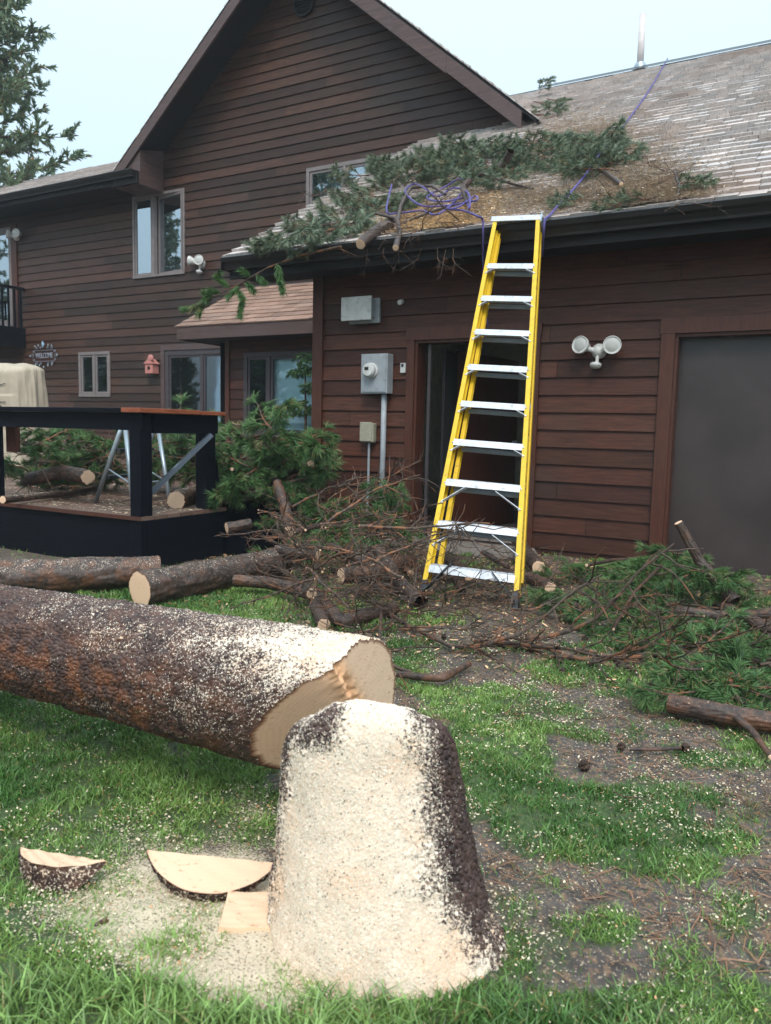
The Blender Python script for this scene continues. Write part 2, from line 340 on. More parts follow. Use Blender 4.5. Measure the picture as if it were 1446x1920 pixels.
# grass: bent blades
def blades(name, x, y, h, wd, colr, label):
    n = len(x); z = gzz(x, y)-.004; a = rng.uniform(0, 2*math.pi, n); b = rng.uniform(0, 2*math.pi, n); ln = rng.uniform(.15, 1.0, n)*h
    dx, dy = np.cos(a)*wd/2, np.sin(a)*wd/2; lx, ly = np.cos(b)*ln, np.sin(b)*ln
    def P(s, k, t): return np.stack([x+dx*s*k+lx*t*t, y+dy*s*k+ly*t*t, z+h*t*(1-.25*t)], -1)
    v = np.stack([P(-1, 1, 0), P(1, 1, 0), P(-1, .85, .5), P(1, .85, .5), P(0, 0, 1)], 1).reshape(-1, 3)
    o = (np.arange(n)*5)[:, None]; f = np.concatenate([o+[0, 1, 3], o+[0, 3, 2], o+[2, 3, 4]])
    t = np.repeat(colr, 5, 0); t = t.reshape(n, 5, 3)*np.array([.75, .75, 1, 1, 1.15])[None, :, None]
    return tag(npmesh(name, v, f, M_GRASS, tint=t.reshape(-1, 3)), label, 'grass', kind='stuff')
def gcol(n, x, y):
    k = rng.random(n)[:, None]; q = fbm(x*2.2, y*2.2, 77, 3)[:, None]; q = np.clip((q-.35)*3, 0, 1)
    c = (np.array([.06, .15, .03])*(1-q)+np.array([.21, .34, .08])*q)*(.65+.7*k)
    dry = rng.random(n) < .05; c[dry] = np.array([.26, .22, .07]); return c
def sample(n, x0, x1, y0, y1, thr=.45):
    x = rng.uniform(x0, x1, n); y = rng.uniform(y0, y1, n); gr, du, px, py = gmask(x, y)
    dens = fbm(x*16, y*16, 41, 2); ok = (px > -60) & (px < 1510) & (py < 2050) & (rng.random(n) < gr*np.clip((dens-.28)*3, .12, 1)+.015)
    ok &= ~(np.hypot(x+.8, y-1.5) < .26)
    return x[ok], y[ok]
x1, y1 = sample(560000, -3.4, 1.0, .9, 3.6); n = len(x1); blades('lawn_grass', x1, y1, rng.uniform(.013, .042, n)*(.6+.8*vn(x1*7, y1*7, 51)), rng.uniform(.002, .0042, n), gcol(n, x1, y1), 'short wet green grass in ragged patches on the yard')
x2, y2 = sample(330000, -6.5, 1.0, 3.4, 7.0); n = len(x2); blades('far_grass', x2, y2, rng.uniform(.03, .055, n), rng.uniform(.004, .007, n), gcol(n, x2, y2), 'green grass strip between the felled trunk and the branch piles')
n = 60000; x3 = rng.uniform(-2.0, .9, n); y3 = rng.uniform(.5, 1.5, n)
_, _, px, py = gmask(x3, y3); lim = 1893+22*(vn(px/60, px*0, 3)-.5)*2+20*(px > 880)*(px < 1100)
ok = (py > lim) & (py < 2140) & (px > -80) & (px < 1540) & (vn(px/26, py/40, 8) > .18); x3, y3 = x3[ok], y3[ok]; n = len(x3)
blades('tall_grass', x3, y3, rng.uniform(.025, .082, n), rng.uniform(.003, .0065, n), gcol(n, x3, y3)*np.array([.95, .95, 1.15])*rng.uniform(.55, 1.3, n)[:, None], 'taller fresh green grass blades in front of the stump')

# chips, needle litter
def flakes(name, x, y, z, ln, wd, colr, label, cat, tilt=.5, parent=None, mat=None):
    n = len(x); a = rng.uniform(0, 2*math.pi, n); d = np.stack([np.cos(a), np.sin(a), rng.normal(0, tilt*.5, n)], -1); p = np.stack([-np.sin(a), np.cos(a), rng.normal(0, tilt, n)], -1)
    c = np.stack([x, y, z], -1); d = d*ln[:, None]/2; p = p*wd[:, None]/2
    v = np.stack([c-d-p*.7, c+d*.6-p, c+d, c+d*.3+p, c-d+p*.5], 1).reshape(-1, 3); o = (np.arange(n)*5)[:, None]
    f = np.concatenate([o+[0, 1, 2], o+[0, 2, 3], o+[0, 3, 4]])
    return tag(npmesh(name, v, f, mat or M_CHIP, tint=np.repeat(colr, 5, 0)), label, cat, kind='stuff')
def chipcol(n): return np.array([.72, .6, .43])*rng.uniform(.6, 1.2, n)[:, None]*np.where(rng.random(n)[:, None] < .12, np.array([.9, .55, .4]), 1)
n = 340000; x = rng.uniform(-3.2, .9, n); y = rng.uniform(.95, 4.2, n); gr, du, px, py = gmask(x, y)
ok = (rng.random(n) < (.5*np.clip(du, 0, 1)**1.1+.5*np.clip(du-.6, 0, .6)+.035)*np.clip((fbm(x*11, y*11, 61, 3)-.3)*4.2, .05, 2)) & (px > -30) & (px < 1480) & (py < 1960); x, y = x[ok], y[ok]; n = len(x); k = np.hypot(x, y)
flakes('sawdust_chips', x, y, gzz(x, y)+rng.uniform(.004, .03, n)*np.clip(gr[ok]+.25, 0, 1), rng.uniform(.002, .0085, n)*(.7+k*.18), rng.uniform(.0015, .0048, n)*(.7+k*.18), chipcol(n), 'pale sawdust and wood chips strewn over the yard', 'wood chips')
n = 30000; x = rng.uniform(-5.2, .9, n); y = rng.uniform(3.4, 6.9, n); gr, du, px, py = gmask(x, y)
ok = (px > -30) & (px < 1480) & (rng.random(n) < .25); x, y = x[ok], y[ok]; n = len(x)
flakes('bark_crumbs', x, y, gzz(x, y)+.012, rng.uniform(.01, .05, n), rng.uniform(.006, .014, n), chipcol(n)*rng.choice([.25, .5, 1.], n)[:, None]*np.array([1, .75, .6]), 'brown and cream crumbs of bark littering soil below the ladder', 'bark litter')
n = 34000; x = rng.uniform(-4, 1, n); y = rng.uniform(1.2, 6.8, n); gr, du, px, py = gmask(x, y)
ok = (px > 500) & (px < 1480) & (py < 1930) & (rng.random(n) < (1-gr)*.9*np.clip((fbm(x*2, y*2, 91, 3)-.3)*4, .1, 1)); x, y = x[ok], y[ok]; n = len(x)
flakes('dry_needles', x, y, gzz(x, y)+.01, rng.uniform(.04, .075, n), rng.uniform(.002, .0035, n), np.array([.27, .14, .08])*rng.uniform(.5, 1.3, n)[:, None], 'rusty dry pine needles scattered on bare soil', 'needles', .15)

# ------------------------------------------------------------------ stump and trunk
def crust(name, P, N, prob, n, parent, lo=.0016, hi=.0052, dark=.03):
    """individual sawdust shavings stuck on a surface: P, N (k,3) candidate points and normals"""
    p = prob/prob.sum(); k = rng.choice(len(P), n, p=p); c = P[k]+rng.normal(0, .0012, (n, 3))+N[k]*rng.uniform(.0, .0016, n)[:, None]
    a = rng.normal(size=(n, 3)); a -= N[k]*np.sum(a*N[k], 1)[:, None]*rng.uniform(.85, 1, n)[:, None]; a /= np.linalg.norm(a, axis=1)[:, None]
    b = np.cross(a, N[k]+rng.normal(0, .22, (n, 3))); b /= np.linalg.norm(b, axis=1)[:, None]
    l = rng.uniform(lo, hi, n)[:, None]; w_ = l*rng.uniform(.25, .6, n)[:, None]; a = a*l/2; b = b*w_/2
    v = np.stack([c-a-b*.6, c+a*.5-b, c+a, c+a*.2+b, c-a+b*.5], 1).reshape(-1, 3); o = (np.arange(n)*5)[:, None]
    col_ = np.array([.97, .83, .69])*rng.uniform(.85, 1.1, n)[:, None]; t_ = rng.random(n); col_[t_ < .07] *= np.array([.97, .8, .68]); col_[t_ > 1-dark] = np.array([.1, .06, .045])
    o_ = npmesh(name, v, np.concatenate([o+[0, 1, 2], o+[0, 2, 3], o+[0, 3, 4]]), M_CHIP, parent, tint=np.repeat(np.clip(col_, 0, .95), 5, 0)); o_['kind'] = 'stuff'; return o_
def trunk_surface(C0, C1, ra, rb, ns, na, rad_noise, endfun=None):
    C0, C1 = V3(C0), V3(C1); d = C1-C0; L = np.linalg.norm(d); d /= L
    a = np.cross(d, (0, 0, 1.)) if abs(d[2]) < .9 else np.cross(d, (0, 1., 0)); a /= np.linalg.norm(a); b = np.cross(a, d)
    return C0, d, a, b, L
st = thing('tree_stump', 'thick freshly cut stump caked in cream sawdust beside the felled trunk', 'stump', (-.80, 1.52, 0))
na, ns = 620, 520; th = np.linspace(0, 2*math.pi, na, endpoint=False); H = np.linspace(-.04, 1, ns)
TH, S = np.meshgrid(th, H)
vd = np.array([-.47, .883])                                # away from the yard's near side
tx, ty = np.cos(TH), np.sin(TH); taw = tx*vd[0]+ty*vd[1]; trt = tx*vd[1]-ty*vd[0]  # away, right
RT = .186
ztop = .59-.5*(RT*(taw+1))-.035*np.clip(-trt, 0, 1)-.012*trt+.02*(fbm(TH*3, TH*0, 4, 3)-.5)
fl = .16; zz = np.where(S < 0, S, S*ztop)
lean = zz*(-.035)                                          # leans slightly left going up
rb = .184+.034*sst(.5, 0, zz)+.016*np.exp(-np.clip(zz, -.05, 1)/.13)*(1+.35*np.sin(TH*5+1)+.25*np.cos(TH*3))+ .062*np.exp(-np.clip(zz, -.05, 1)/.19)*np.clip(trt, 0, 1)
edge = 1-sst(.0, 1, 1-np.clip((ztop-zz)/.055, 0, 1))*.0
rnd_ = np.sqrt(np.clip(1-(1-np.clip((ztop-zz)/.085, 0, 1))**2, 0, 1)); rb = rb-.05*(1-rnd_)
pd, pid = plates(TH*RT/.012, zz/.016, 3)
dustd = np.clip(1.08*np.exp(-((trt+.22)/.68)**2*1.1)+.5*sst(.22, .0, zz)*np.exp(-((trt)/.95)**4)+.24+.3*fbm(TH*14, zz*60, 5, 3), 0, 1.1)
dustd = dustd*np.where(taw < .25, 1, .4)-.40*sst(.5, 1.0, trt)*sst(.0, .25, zz+.1)-.2*sst(-.8, -1, trt)
patch = np.exp(-(((trt+.5)/.42)**2+((ztop-zz-.03)/.065)**2)**1.2)*(taw < .3); dustd = dustd-.85*patch
dustd = np.clip(dustd+(fbm(TH*4, zz*14, 9, 3)-.5)*.5, -.2, 1.2)
cov = sst(.4, .8, dustd)
rb = rb+(sst(0, .35, pd)*.006+pid*.004)*(1-cov*.93)+(fbm(TH*3, zz*9, 2, 4)-.5)*.018+cov*(fbm(TH*40, zz*220, 6, 3)-.4)*.0016
vx = -.83+(lean)*1.2+rb*tx; vy = 1.46+rb*ty+.0*zz
v = np.stack([vx, vy, zz], -1).reshape(-1, 3); idx = np.arange(na*ns).reshape(ns, na)
F = np.stack([idx[:-1], np.roll(idx[:-1], -1, 1), np.roll(idx[1:], -1, 1), idx[1:]], -1).reshape(-1, 4)
tint = np.stack([dustd, .03+0*dustd, 0*dustd], -1).reshape(-1, 3)
npmesh('bark', v, F, M_BARK, st, tint=tint, smooth=True)
_n = np.stack([tx, ty, 0*tx+.12], -1).reshape(-1, 3); _n /= np.linalg.norm(_n, axis=1)[:, None]
crust('sawdust_crust', v, _n, (np.clip(dustd-.12, 0, 1)**1.3*(taw < .45)*(zz > .0)).ravel(), 60000, st)
rim = v.reshape(ns, na, 3)[-1]; cen = rim.mean(0); rr = np.linspace(1, 0, 60)
v2 = (cen[None, None]+(rim-cen)[None]*rr[:, None, None]); v2[..., 2] += (fbm(v2[..., 0]*60, v2[..., 1]*60, 2, 3)-.5)*.012*np.minimum(1, (1-rr)*8)[:, None]+.012*np.sqrt(1-rr**2)[:, None]
idx = np.arange(na*60).reshape(60, na); F = np.stack([idx[:-1], np.roll(idx[:-1], -1, 1), np.roll(idx[1:], -1, 1), idx[1:]], -1).reshape(-1, 4)
npmesh('dusty_top', v2.reshape(-1, 3), F, M_BARK, st, tint=np.tile([1.05, .3, 0], (na*60, 1)), smooth=True)

# felled trunk lying along the yard
tr = thing('felled_trunk', 'long thick felled pine trunk with notched sawn butt beside the stump', 'trunk', (-2.3, 1.75, 0))
A = V3((-1.055, 1.765, .375)); B = V3((-4.2, 1.69, .36)); d = B-A; L = np.linalg.norm(d); d /= L
a_ = np.cross(d, (0, 0, 1.)); a_ /= np.linalg.norm(a_); b_ = np.cross(a_, d)
if b_[2] < 0: b_ = -b_
na = 560; th = np.linspace(0, 2*math.pi, na, endpoint=False)
su = np.concatenate([np.linspace(0, 1.75, 620), np.linspace(1.75, L, 160)[1:]]); ns = len(su)
TH, S = np.meshgrid(th, su); hz = np.sin(TH); hy = np.cos(TH)
def notch(h, q):   # saw cuts: square on the far upper half, a sloping notch on the near lower half
    c = -q*.76-h*.65; return np.maximum(0, c-.005)*1.3+.0012*(fbm(q*30, h*40, 3, 3)-.5)+.03*np.exp(-((c-.0)/.028)**2)*(fbm(q*40, h*30, 8, 3)-.25)*1.2
Rr = .194-.009*S+.006*np.sin(S*2.1+1)+.005*np.sin(TH*3+S)
pd, pid = plates(TH*.2/.015+S*.3, S/.021, 13)
Rr = Rr+sst(0, .4, pd)*.0045+pid*.0035+(fbm(TH*5, S*9, 2, 4)-.5)*.016
off = notch(Rr*hz, Rr*hy); SS = S+off*np.clip(1-S/.6, 0, 1)
v = A+d*SS[..., None]+a_*(Rr*hy)[..., None]+b_*(Rr*hz)[..., None]
du_ = np.clip(.30*np.exp(-SS/.26)*sst(-.9, .3, hz)+.24*np.exp(-SS/.55)*sst(-.1, 1, hz)+.12*fbm(TH*20, SS*60, 4, 2)+.06+.14*sst(.2, 1, hz)*np.exp(-SS/1.6), 0, 1.1)
du_ = du_+(fbm(TH*3, SS*5, 19, 3)-.5)*.35; red = np.clip(sst(.85, -.2, hz)*sst(.2, .8, SS)*.6+.2, 0, 1)
idx = np.arange(na*ns).reshape(ns, na); F = np.stack([idx[:-1], idx[1:], np.roll(idx[1:], -1, 1), np.roll(idx[:-1], -1, 1)], -1).reshape(-1, 4)
npmesh('bark', v.reshape(-1, 3), F, M_BARK, tr, tint=np.stack([du_, red, 0*red], -1).reshape(-1, 3), smooth=True)
_n = (a_*hy[..., None]+b_*hz[..., None]).reshape(-1, 3)
crust('sawdust_crust', v.reshape(-1, 3), _n, (np.clip(du_-.10, 0, 1)**1.5*(hz > -.7)*(S < 1.2)).ravel(), 22000, tr, .002, .0055)
rr = np.linspace(1, 0, 110); RR = rr[:, None]; R0 = Rr[0][None]*RR; h = R0*hz[0][None]; q = R0*hy[0][None]
o_ = notch(h, q)
vv = A+d*(o_)[..., None]+a_*(R0*hy[0][None])[..., None]+b_*(R0*hz[0][None])[..., None]
vv[0] = v[0]
cq = -q*.76-h*.65; tear = np.clip(np.exp(-((cq+.01)/.03)**2)*.7+.22*(cq > 0)*fbm(q*20, h*20, 3, 3), 0, 1)
idx = np.arange(na*110).reshape(110, na); F = np.stack([idx[:-1], idx[1:], np.roll(idx[1:], -1, 1), np.roll(idx[:-1], -1, 1)], -1).reshape(-1, 4)[:, ::-1]
npmesh('cut_face', vv.reshape(-1, 3), F, M_CUT, tr, tint=np.stack([RR+0*h, tear, 0*h], -1).reshape(-1, 3), smooth=True)

# ------------------------------------------------------------------ sawn slices and logs
def half_disc(name, C, rad, chord, thick, fwd, up, label):
    """wedge cut from the notch: a segment of a disc, thick at the bark and thin at its straight edge"""
    f = V3(fwd); f /= np.linalg.norm(f); u = V3(up); u -= f*(u@f); u /= np.linalg.norm(u); s = np.cross(f, u)
    t = thing(name, label, 'wood slice', tuple(C)); n = 40; an = math.asin(chord/2/rad); A_ = np.linspace(-an, an, n); C = V3(C)
    top = [C+s*rad*math.sin(x)+f*(rad*math.cos(x)-rad*math.cos(an)) for x in A_]
    dep = [(rad*math.cos(x)-rad*math.cos(an))/(rad-rad*math.cos(an)) for x in A_]
    bot = [p-u*(thick*q+.004) for p, q in zip(top, dep)]
    m = MB(); nn = 10; vs = []; tt = []
    for i, p in enumerate(top):
        for j in range(nn+1): k = j/nn; vs.append(C+s*rad*math.sin(A_[i])*1.0+f*((rad*math.cos(A_[i])-rad*math.cos(an))*k)+u*.0012*math.sin(i*.7+j*1.3)); tt.append((abs(k)*.9 if k < 1 else 1., .1, 0))
    m.add(vs, [(i*(nn+1)+j, (i+1)*(nn+1)+j, (i+1)*(nn+1)+j+1, i*(nn+1)+j+1) for i in range(n-1) for j in range(nn)], tt)
    m.build('cut_face', M_CUT, t)
    m = MB(); K = 6; vs = [top[i]*(1-k/K)+bot[i]*(k/K)+f*.004*math.sin(i*2.1+k*3)+f*.002 for k in range(K+1) for i in range(n)]
    m.add(vs, [(k*n+i, k*n+i+1, (k+1)*n+i+1, (k+1)*n+i) for k in range(K) for i in range(n-1)], (.35, .2, 0)); m.build('bark', M_BARK, t, smooth=True)
    m = MB(); m.add(bot+[bot[0]*.5+bot[-1]*.5], [(i+1, i, n) for i in range(n-1)], (.4, .3, 0)); m.build('under_face', M_CUT, t); return t
def gp(px, py, h=0.): return onZ(px, py, h)
P = gp(398, 1606, .085); half_disc('wood_wedge', P, .19, .33, .03, (.42, -.9, -.52), (.2, -.3, .8), 'pale half-moon wood wedge lying cut face up, nearest left of the stump')
P = gp(98, 1612, .07); half_disc('wood_wedge', P+V3((0, .03, 0)), .16, .26, .075, (.2, -.97, .10), (-.1, .2, 1), 'bark-edged half-moon wood wedge at the far left of the lawn')
t = thing('wood_block', 'pale squared block of wood half buried in sawdust against the stump', 'wood block', tuple(gp(465, 1740)))
P = gp(465, 1742, 0); m = MB(); ux = V3((.87, .48, 0)); uy = V3((-.48, .87, 0)); n = 14
vs = []; tt = []
for i in range(n+1):
    for j in range(n+1):
        a, b = i/n-.5, j/n-.5; q = P+ux*a*.14+uy*(b*.11+.02); z = .035+.03*b+.0012*math.sin(i*.8+j) if max(abs(a), abs(b)) < .49 else -.01
        vs.append((q[0], q[1], z)); tt.append((.3+b*.4, .15, 0))
m.add(vs, [(i*(n+1)+j, (i+1)*(n+1)+j, (i+1)*(n+1)+j+1, i*(n+1)+j+1) for i in range(n) for j in range(n)], tt); m.build('cut_wood', M_CUT, t)

DZ_ = .42
def log(name, pts, rad, label, cuts=(True, True), dust=.12, cat='log', seed=0, red=.4, group=None, na=64, tilt=(0, 0)):
    pts = [V3(p) for p in pts]; L = sum(np.linalg.norm(pts[i+1]-pts[i]) for i in range(len(pts)-1))
    if not hasattr(rad, '__len__'): rad = [rad, rad]
    mid = sum(pts)/len(pts); loc = (mid[0], mid[1], min(p[2] for p in pts)-max(rad)*.9)
    t = thing(name, label, cat, loc, group); ns = max(12, int(L/.012)); cum = [0]
    for i in range(len(pts)-1): cum.append(cum[-1]+np.linalg.norm(pts[i+1]-pts[i])/L)
    u = np.linspace(0, 1, ns); ctr = np.stack([np.interp(u, cum, [p[k] for p in pts]) for k in range(3)], -1)
    if len(pts) > 2:
        for _ in range(int(ns*.15)): ctr[1:-1] = (ctr[:-2]+2*ctr[1:-1]+ctr[2:])/4
    R0 = np.interp(u, np.linspace(0, 1, len(rad)), rad); d = np.gradient(ctr, axis=0); d /= np.linalg.norm(d, axis=1)[:, None]
    up = np.array([0, 0, 1.]) if abs(d[0, 2]) < .85 else np.array([1., 0, 0]); a = np.cross(d, up); a /= np.linalg.norm(a, axis=1)[:, None]; b = np.cross(a, d)
    th = np.linspace(0, 2*math.pi, na, endpoint=False); TH, U = np.meshgrid(th, u*L); r = R0[:, None]
    pd, pid = plates(TH*r/.018+seed, U/.03, seed); rr = r+(sst(0, .4, pd)*.12+pid*.06)*np.minimum(r, .05)+(fbm(TH*2, U*6, seed, 3)-.5)*r*.22
    v = ctr[:, None]+a[:, None]*(rr*np.cos(TH))[..., None]+b[:, None]*(rr*np.sin(TH))[..., None]
    idx = np.arange(na*ns).reshape(ns, na); F = np.stack([idx[:-1], np.roll(idx[:-1], -1, 1), np.roll(idx[1:], -1, 1), idx[1:]], -1).reshape(-1, 4)
    dd = dust*sst(-.2, .9, np.sin(TH))+.02+(fbm(TH*2, U*4, seed+3, 3)-.5)*.1
    npmesh('bark', v.reshape(-1, 3), F, M_BARKS, t, tint=np.stack([dd, dd*0+red, dd*0], -1).reshape(-1, 3), smooth=True)
    for e, c in zip((0, -1), cuts):
        if not c: continue
        rim = v[e]*1.0; cc = rim.mean(0); dr = d[e]*(.003 if e else -.003); K = 5; vs = np.concatenate([cc+(rim-cc)*(1-k/K)+dr*(1 if k else 0)+dr*0 for k in range(K)]+[cc[None]+dr])
        rad_ = np.concatenate([np.full(na, 1-k/K) for k in range(K)]+[[0.]])
        fs = [(k*na+i, k*na+(i+1) % na, (k+1)*na+(i+1) % na) for k in range(K-1) for i in range(na)]+[(k*na+i, (k+1)*na+(i+1) % na, (k+1)*na+i) for k in range(K-1) for i in range(na)]+[((K-1)*na+i, (K-1)*na+(i+1) % na, K*na) for i in range(na)]
        npmesh('cut_end', vs, np.array(fs), M_CUT, t, tint=np.stack([rad_, rad_*0+.12, rad_*0], -1))
    return t
def g3(px, py, z): return onZ(px, py, z)
LG = [  # name, [(px,py,z)], radii, label, cuts
 ([(-60, 1085, .12), (120, 1078, .12), (300, 1070, .12)], [.11, .1], 'thick scaly bark log on the lawn below the black deck at left', (0, 1), .25),
 ([(262, 1106, .105), (400, 1080, .11), (530, 1052, .12)], [.108, .1], 'thick bark log with cream sawn end on the grass, pointing at the branch pile', (1, 1), .22),
 ([(607, 1172, .04), (590, 1130, .05), (588, 1112, .06)], [.034, .034], 'short stubby log standing out toward the lawn from the twig pile', (1, 1), .1),
 ([(585, 1112, .11), (500, 1092, .10), (440, 1088, .1)], [.038, .036], 'log with orange sawn end showing just above the stubby log', (1, 0), .1),
 ([(590, 1110, .05), (640, 1168, .045), (740, 1140, .06)], [.04, .036], 'bark log lying level along the front of the twig pile', (1, 1), .1),
 ([(712, 1032, .22), (740, 1085, .12), (790, 1130, .05)], [.05, .042], 'grey bark log slanting down out of the twig pile left of the yellow ladder', (1, 0), .15),
 ([(640, 1080, .16), (700, 1075, .16), (770, 1050, .14)], [.05, .045], 'dark log buried in the middle of the twig pile', (1, 1), .1),
 ([(596, 1042, .22), (560, 1038, .22), (520, 1030, .22)], [.032, .032], 'small orange-ended log behind the front logs of the pile', (1, 0), .1),
 ([(880, 1080, .1), (860, 1060, .12), (820, 1040, .1)], [.036, .034], 'round sawn log end under the lowest ladder step', (1, 0), .1),
 ([(1032, 1102, .05), (1000, 1085, .06), (930, 1075, .06)], [.04, .04], 'grey log with pale sawn end right of the ladder foot', (1, 1), .12),
 ([(1010, 1065, .1), (985, 1035, .14), (970, 1010, .16)], [.05, .05], 'chunk of split log upright behind the right ladder rail', (1, 1), .1),
 ([(838, 1068, .08), (848, 1072, .06), (870, 1110, .04)], [.03, .022], 'thin log stub lying below the left ladder foot', (1, 0), .1),
 ([(1255, 1318, .05), (1350, 1338, .05), (1500, 1362, .05)], [.038, .034], 'dark bark log on the grass at the right edge of the yard', (1, 0), .12),
 ([(1345, 1130, .12), (1400, 1160, .1), (1470, 1190, .08)], [.035, .03], 'grey branch log among the green boughs at the right', (1, 0), .1),
 ([(1272, 980, .60), (1312, 1052, .36), (1378, 1128, .16)], [.024, .036], 'peeled branch propped upright against the dark garage panel', (1, 0), .1),
 ([(1270, 1145, .1), (1350, 1155, .1), (1460, 1150, .1)], [.028, .025], 'long level branch lying across the boughs at the right', (1, 0), .1),
]
LG += [([(545, 1000, .3), (600, 985, .33), (660, 990, .3)], [.026, .022], 'pale ended branch log high on the pile below the meter conduits', (1, 1), .1),
 ([(700, 1065, .16), (660, 1040, .2), (610, 1020, .22)], [.03, .028], 'short log with round end in the middle of the pile, left of the ladder', (1, 1), .1),
 ([(770, 1075, .1), (730, 1050, .14), (690, 1040, .16)], [.024, .02], 'small round-ended log just left of the left ladder foot', (1, 1), .1),
 ([(905, 1035, .14), (930, 1050, .1), (960, 1065, .06)], [.02, .024], 'small split branch behind the lowest ladder step', (1, 1), .1),
 ([(660, 1120, .05), (700, 1100, .08), (760, 1095, .1)], [.018, .016], 'thin pale ended log lying across the pile front', (1, 1), .1)]
for i, (pp, rad, lab, cu, du1) in enumerate(LG):
    log('cut_log', [g3(*p) for p in pp], rad, lab, cu, du1, seed=i*3+1, red=.3+.4*(i % 3 == 0))
log('cut_log', [at(445, 796, 7.6), at(438, 840, 7.6)], .045, 'upright stub with pale sawn top behind the right deck post', (1, 0), .1, seed=61)
log('cut_log', [at(583, 870, 7.0), at(545, 885, 7.3), at(510, 905, 7.6)], .032, 'log with round orange end sticking from boughs below the bay window', (1, 0), .05, seed=62)
log('cut_log', [at(520, 905, 6.7), at(535, 950, 6.5), at(550, 1030, 6.2)], [.035, .05], 'reddish peeling branch slanting down beside the right deck post', (0, 1), .05, seed=63, red=1.)
log('cut_log', [at(425, 990, 6.3), at(470, 982, 6.4)], .04, 'short log on the low step beside the deck', (1, 0), .1, seed=64)
log('cut_log', [at(165, 895, 6.9), at(120, 885, 7.2), at(50, 900, 7.5)], .06, 'bent log with split orange end on the deck behind the rail', (1, 0), .05, seed=65)
log('cut_log', [at(400, 808, 8.2), at(350, 818, 8.2)], .035, 'dark log lying high on boughs behind the leaning board', (1, 0), .05, seed=66)
log('cut_log', [onZ(5, 937, .48), onZ(120, 925, .47), onZ(190, 912, .46)], [.03, .022], 'pale barked pole lying along the front edge of the deck', (1, 0), .3, seed=67)
log('cut_log', [onZ(330, 938, DZ_+.07), onZ(390, 918, DZ_+.07), onZ(470, 905, DZ_+.07)], [.075, .07], 'thick orange peeled log on the deck behind the leaning board', (1, 1), .3, seed=68, red=1.)

# ------------------------------------------------------------------ house
GY, WY, BY = 7.0, 11.0, 9.8
house = thing('timber_house', 'dark cedar sided two-storey house with steep gable, lower garage wing and shake roof', 'house', (-6, 7, 0))
def siding(m, Yp, xf, z0, z1, ex, openings, seed, vary=.42, tf=None):
    rd = random.Random(seed); k = 0; z = z0
    while z < z1-1e-4:
        zt = min(z+ex, z1); x_lo, x_hi = xf(z)[0], xf(z)[1]; joints = [x_lo-5]
        while joints[-1] < x_hi+5: joints.append(joints[-1]+rd.uniform(1.6, 4.2))
        tints = []
        for _ in joints:
            b = 1+rd.uniform(-vary, vary); w_ = rd.random(); tints.append((b, b*(1+.12*w_*rd.random()), b*(1+.25*w_*rd.random())))
        br = sorted({z, zt}|{q for o in openings for q in (o[2], o[3]) if z < q < zt})
        for zb, zu in zip(br[:-1], br[1:]):
            if zu-zb < 1e-4: continue
            pr = lambda q: .026-.021*(q-z)/ex
            (l0, r0), (l1, r1) = xf(zb), xf(zu); iv = [(l0, r0, l1, r1)]
            for o in openings:
                if o[2] < zu-1e-5 and o[3] > zb+1e-5:
                    nv = []
                    for (a, b, c, d_) in iv:
                        if o[0] >= max(b, d_) or o[1] <= min(a, c): nv.append((a, b, c, d_)); continue
                        if min(a, c) < o[0]: nv.append((a, o[0], c, o[0]))
                        if max(b, d_) > o[1]: nv.append((o[1], b, o[1], d_))
                    iv = nv
            for (a, b, c, d_) in iv:
                cuts = [j for j in joints if max(a, c)+.1 < j < min(b, d_)-.1]
                xb = [a]+cuts+[b]; xt = [c]+cuts+[d_]
                for i in range(len(xb)-1):
                    if xt[i+1]-xt[i] < .004 and xb[i+1]-xb[i] < .004: continue
                    xm = (xb[i]+xb[i+1])/2; ti = sum(1 for j in joints if j < xm)-1; g_ = .0025
                    p0, p1 = Yp-pr(zb), Yp-pr(zu)
                    vs = [(xb[i]+g_, p0, zb), (xb[i+1]-g_, p0, zb), (xt[i+1]-g_, p1, zu), (xt[i]+g_, p1, zu), (xb[i]+g_, Yp, zb), (xb[i+1]-g_, Yp, zb)]
                    fs = [(0, 1, 2, 3)]
                    if abs(zb-z) < 1e-6: fs.append((4, 5, 1, 0))
                    if tf: vs = [tf(*q) for q in vs]
                    m.add(vs, fs, tints[ti])
        z = zt; k += 1
ARX, ARZ, GS = -7.95, 8.94, .833
def zr(x): return ARZ-GS*abs(x-ARX)
def fx(c, d, Y): return onY(c, d, Y)
# openings of the main wall (plane WY): upper casement, upper pair, small window, sliding door, balcony door
W1 = (-11.91, -10.56, 3.93, 5.47); W2 = (-7.82, -5.0, 3.95, 5.43); W3 = (-13.53, -12.6, 1.66, 2.57); W4 = (-11.08, -8.5, .45, 2.53); W5 = (-18, -15.6, 3.2, 5.3)
def xf_main(z):
    if z > 5.56: return (max(-11.72, ARX-(ARZ-.16-z)/GS), min(-3.55, ARX+(ARZ-.16-z)/GS))
    return (-17.5, -3.4)
m = MB(); siding(m, WY, xf_main, .3, 8.72, .159, [W1, W2, W3, W4, W5], 5); m.build('main_wall', M_SIDE, house)
m = MB(); m.add([(-17.5, WY+.02, .3), (-3.4, WY+.02, .3), (-3.4, WY+.02, 5.3), (-17.5, WY+.02, 5.3)], [])
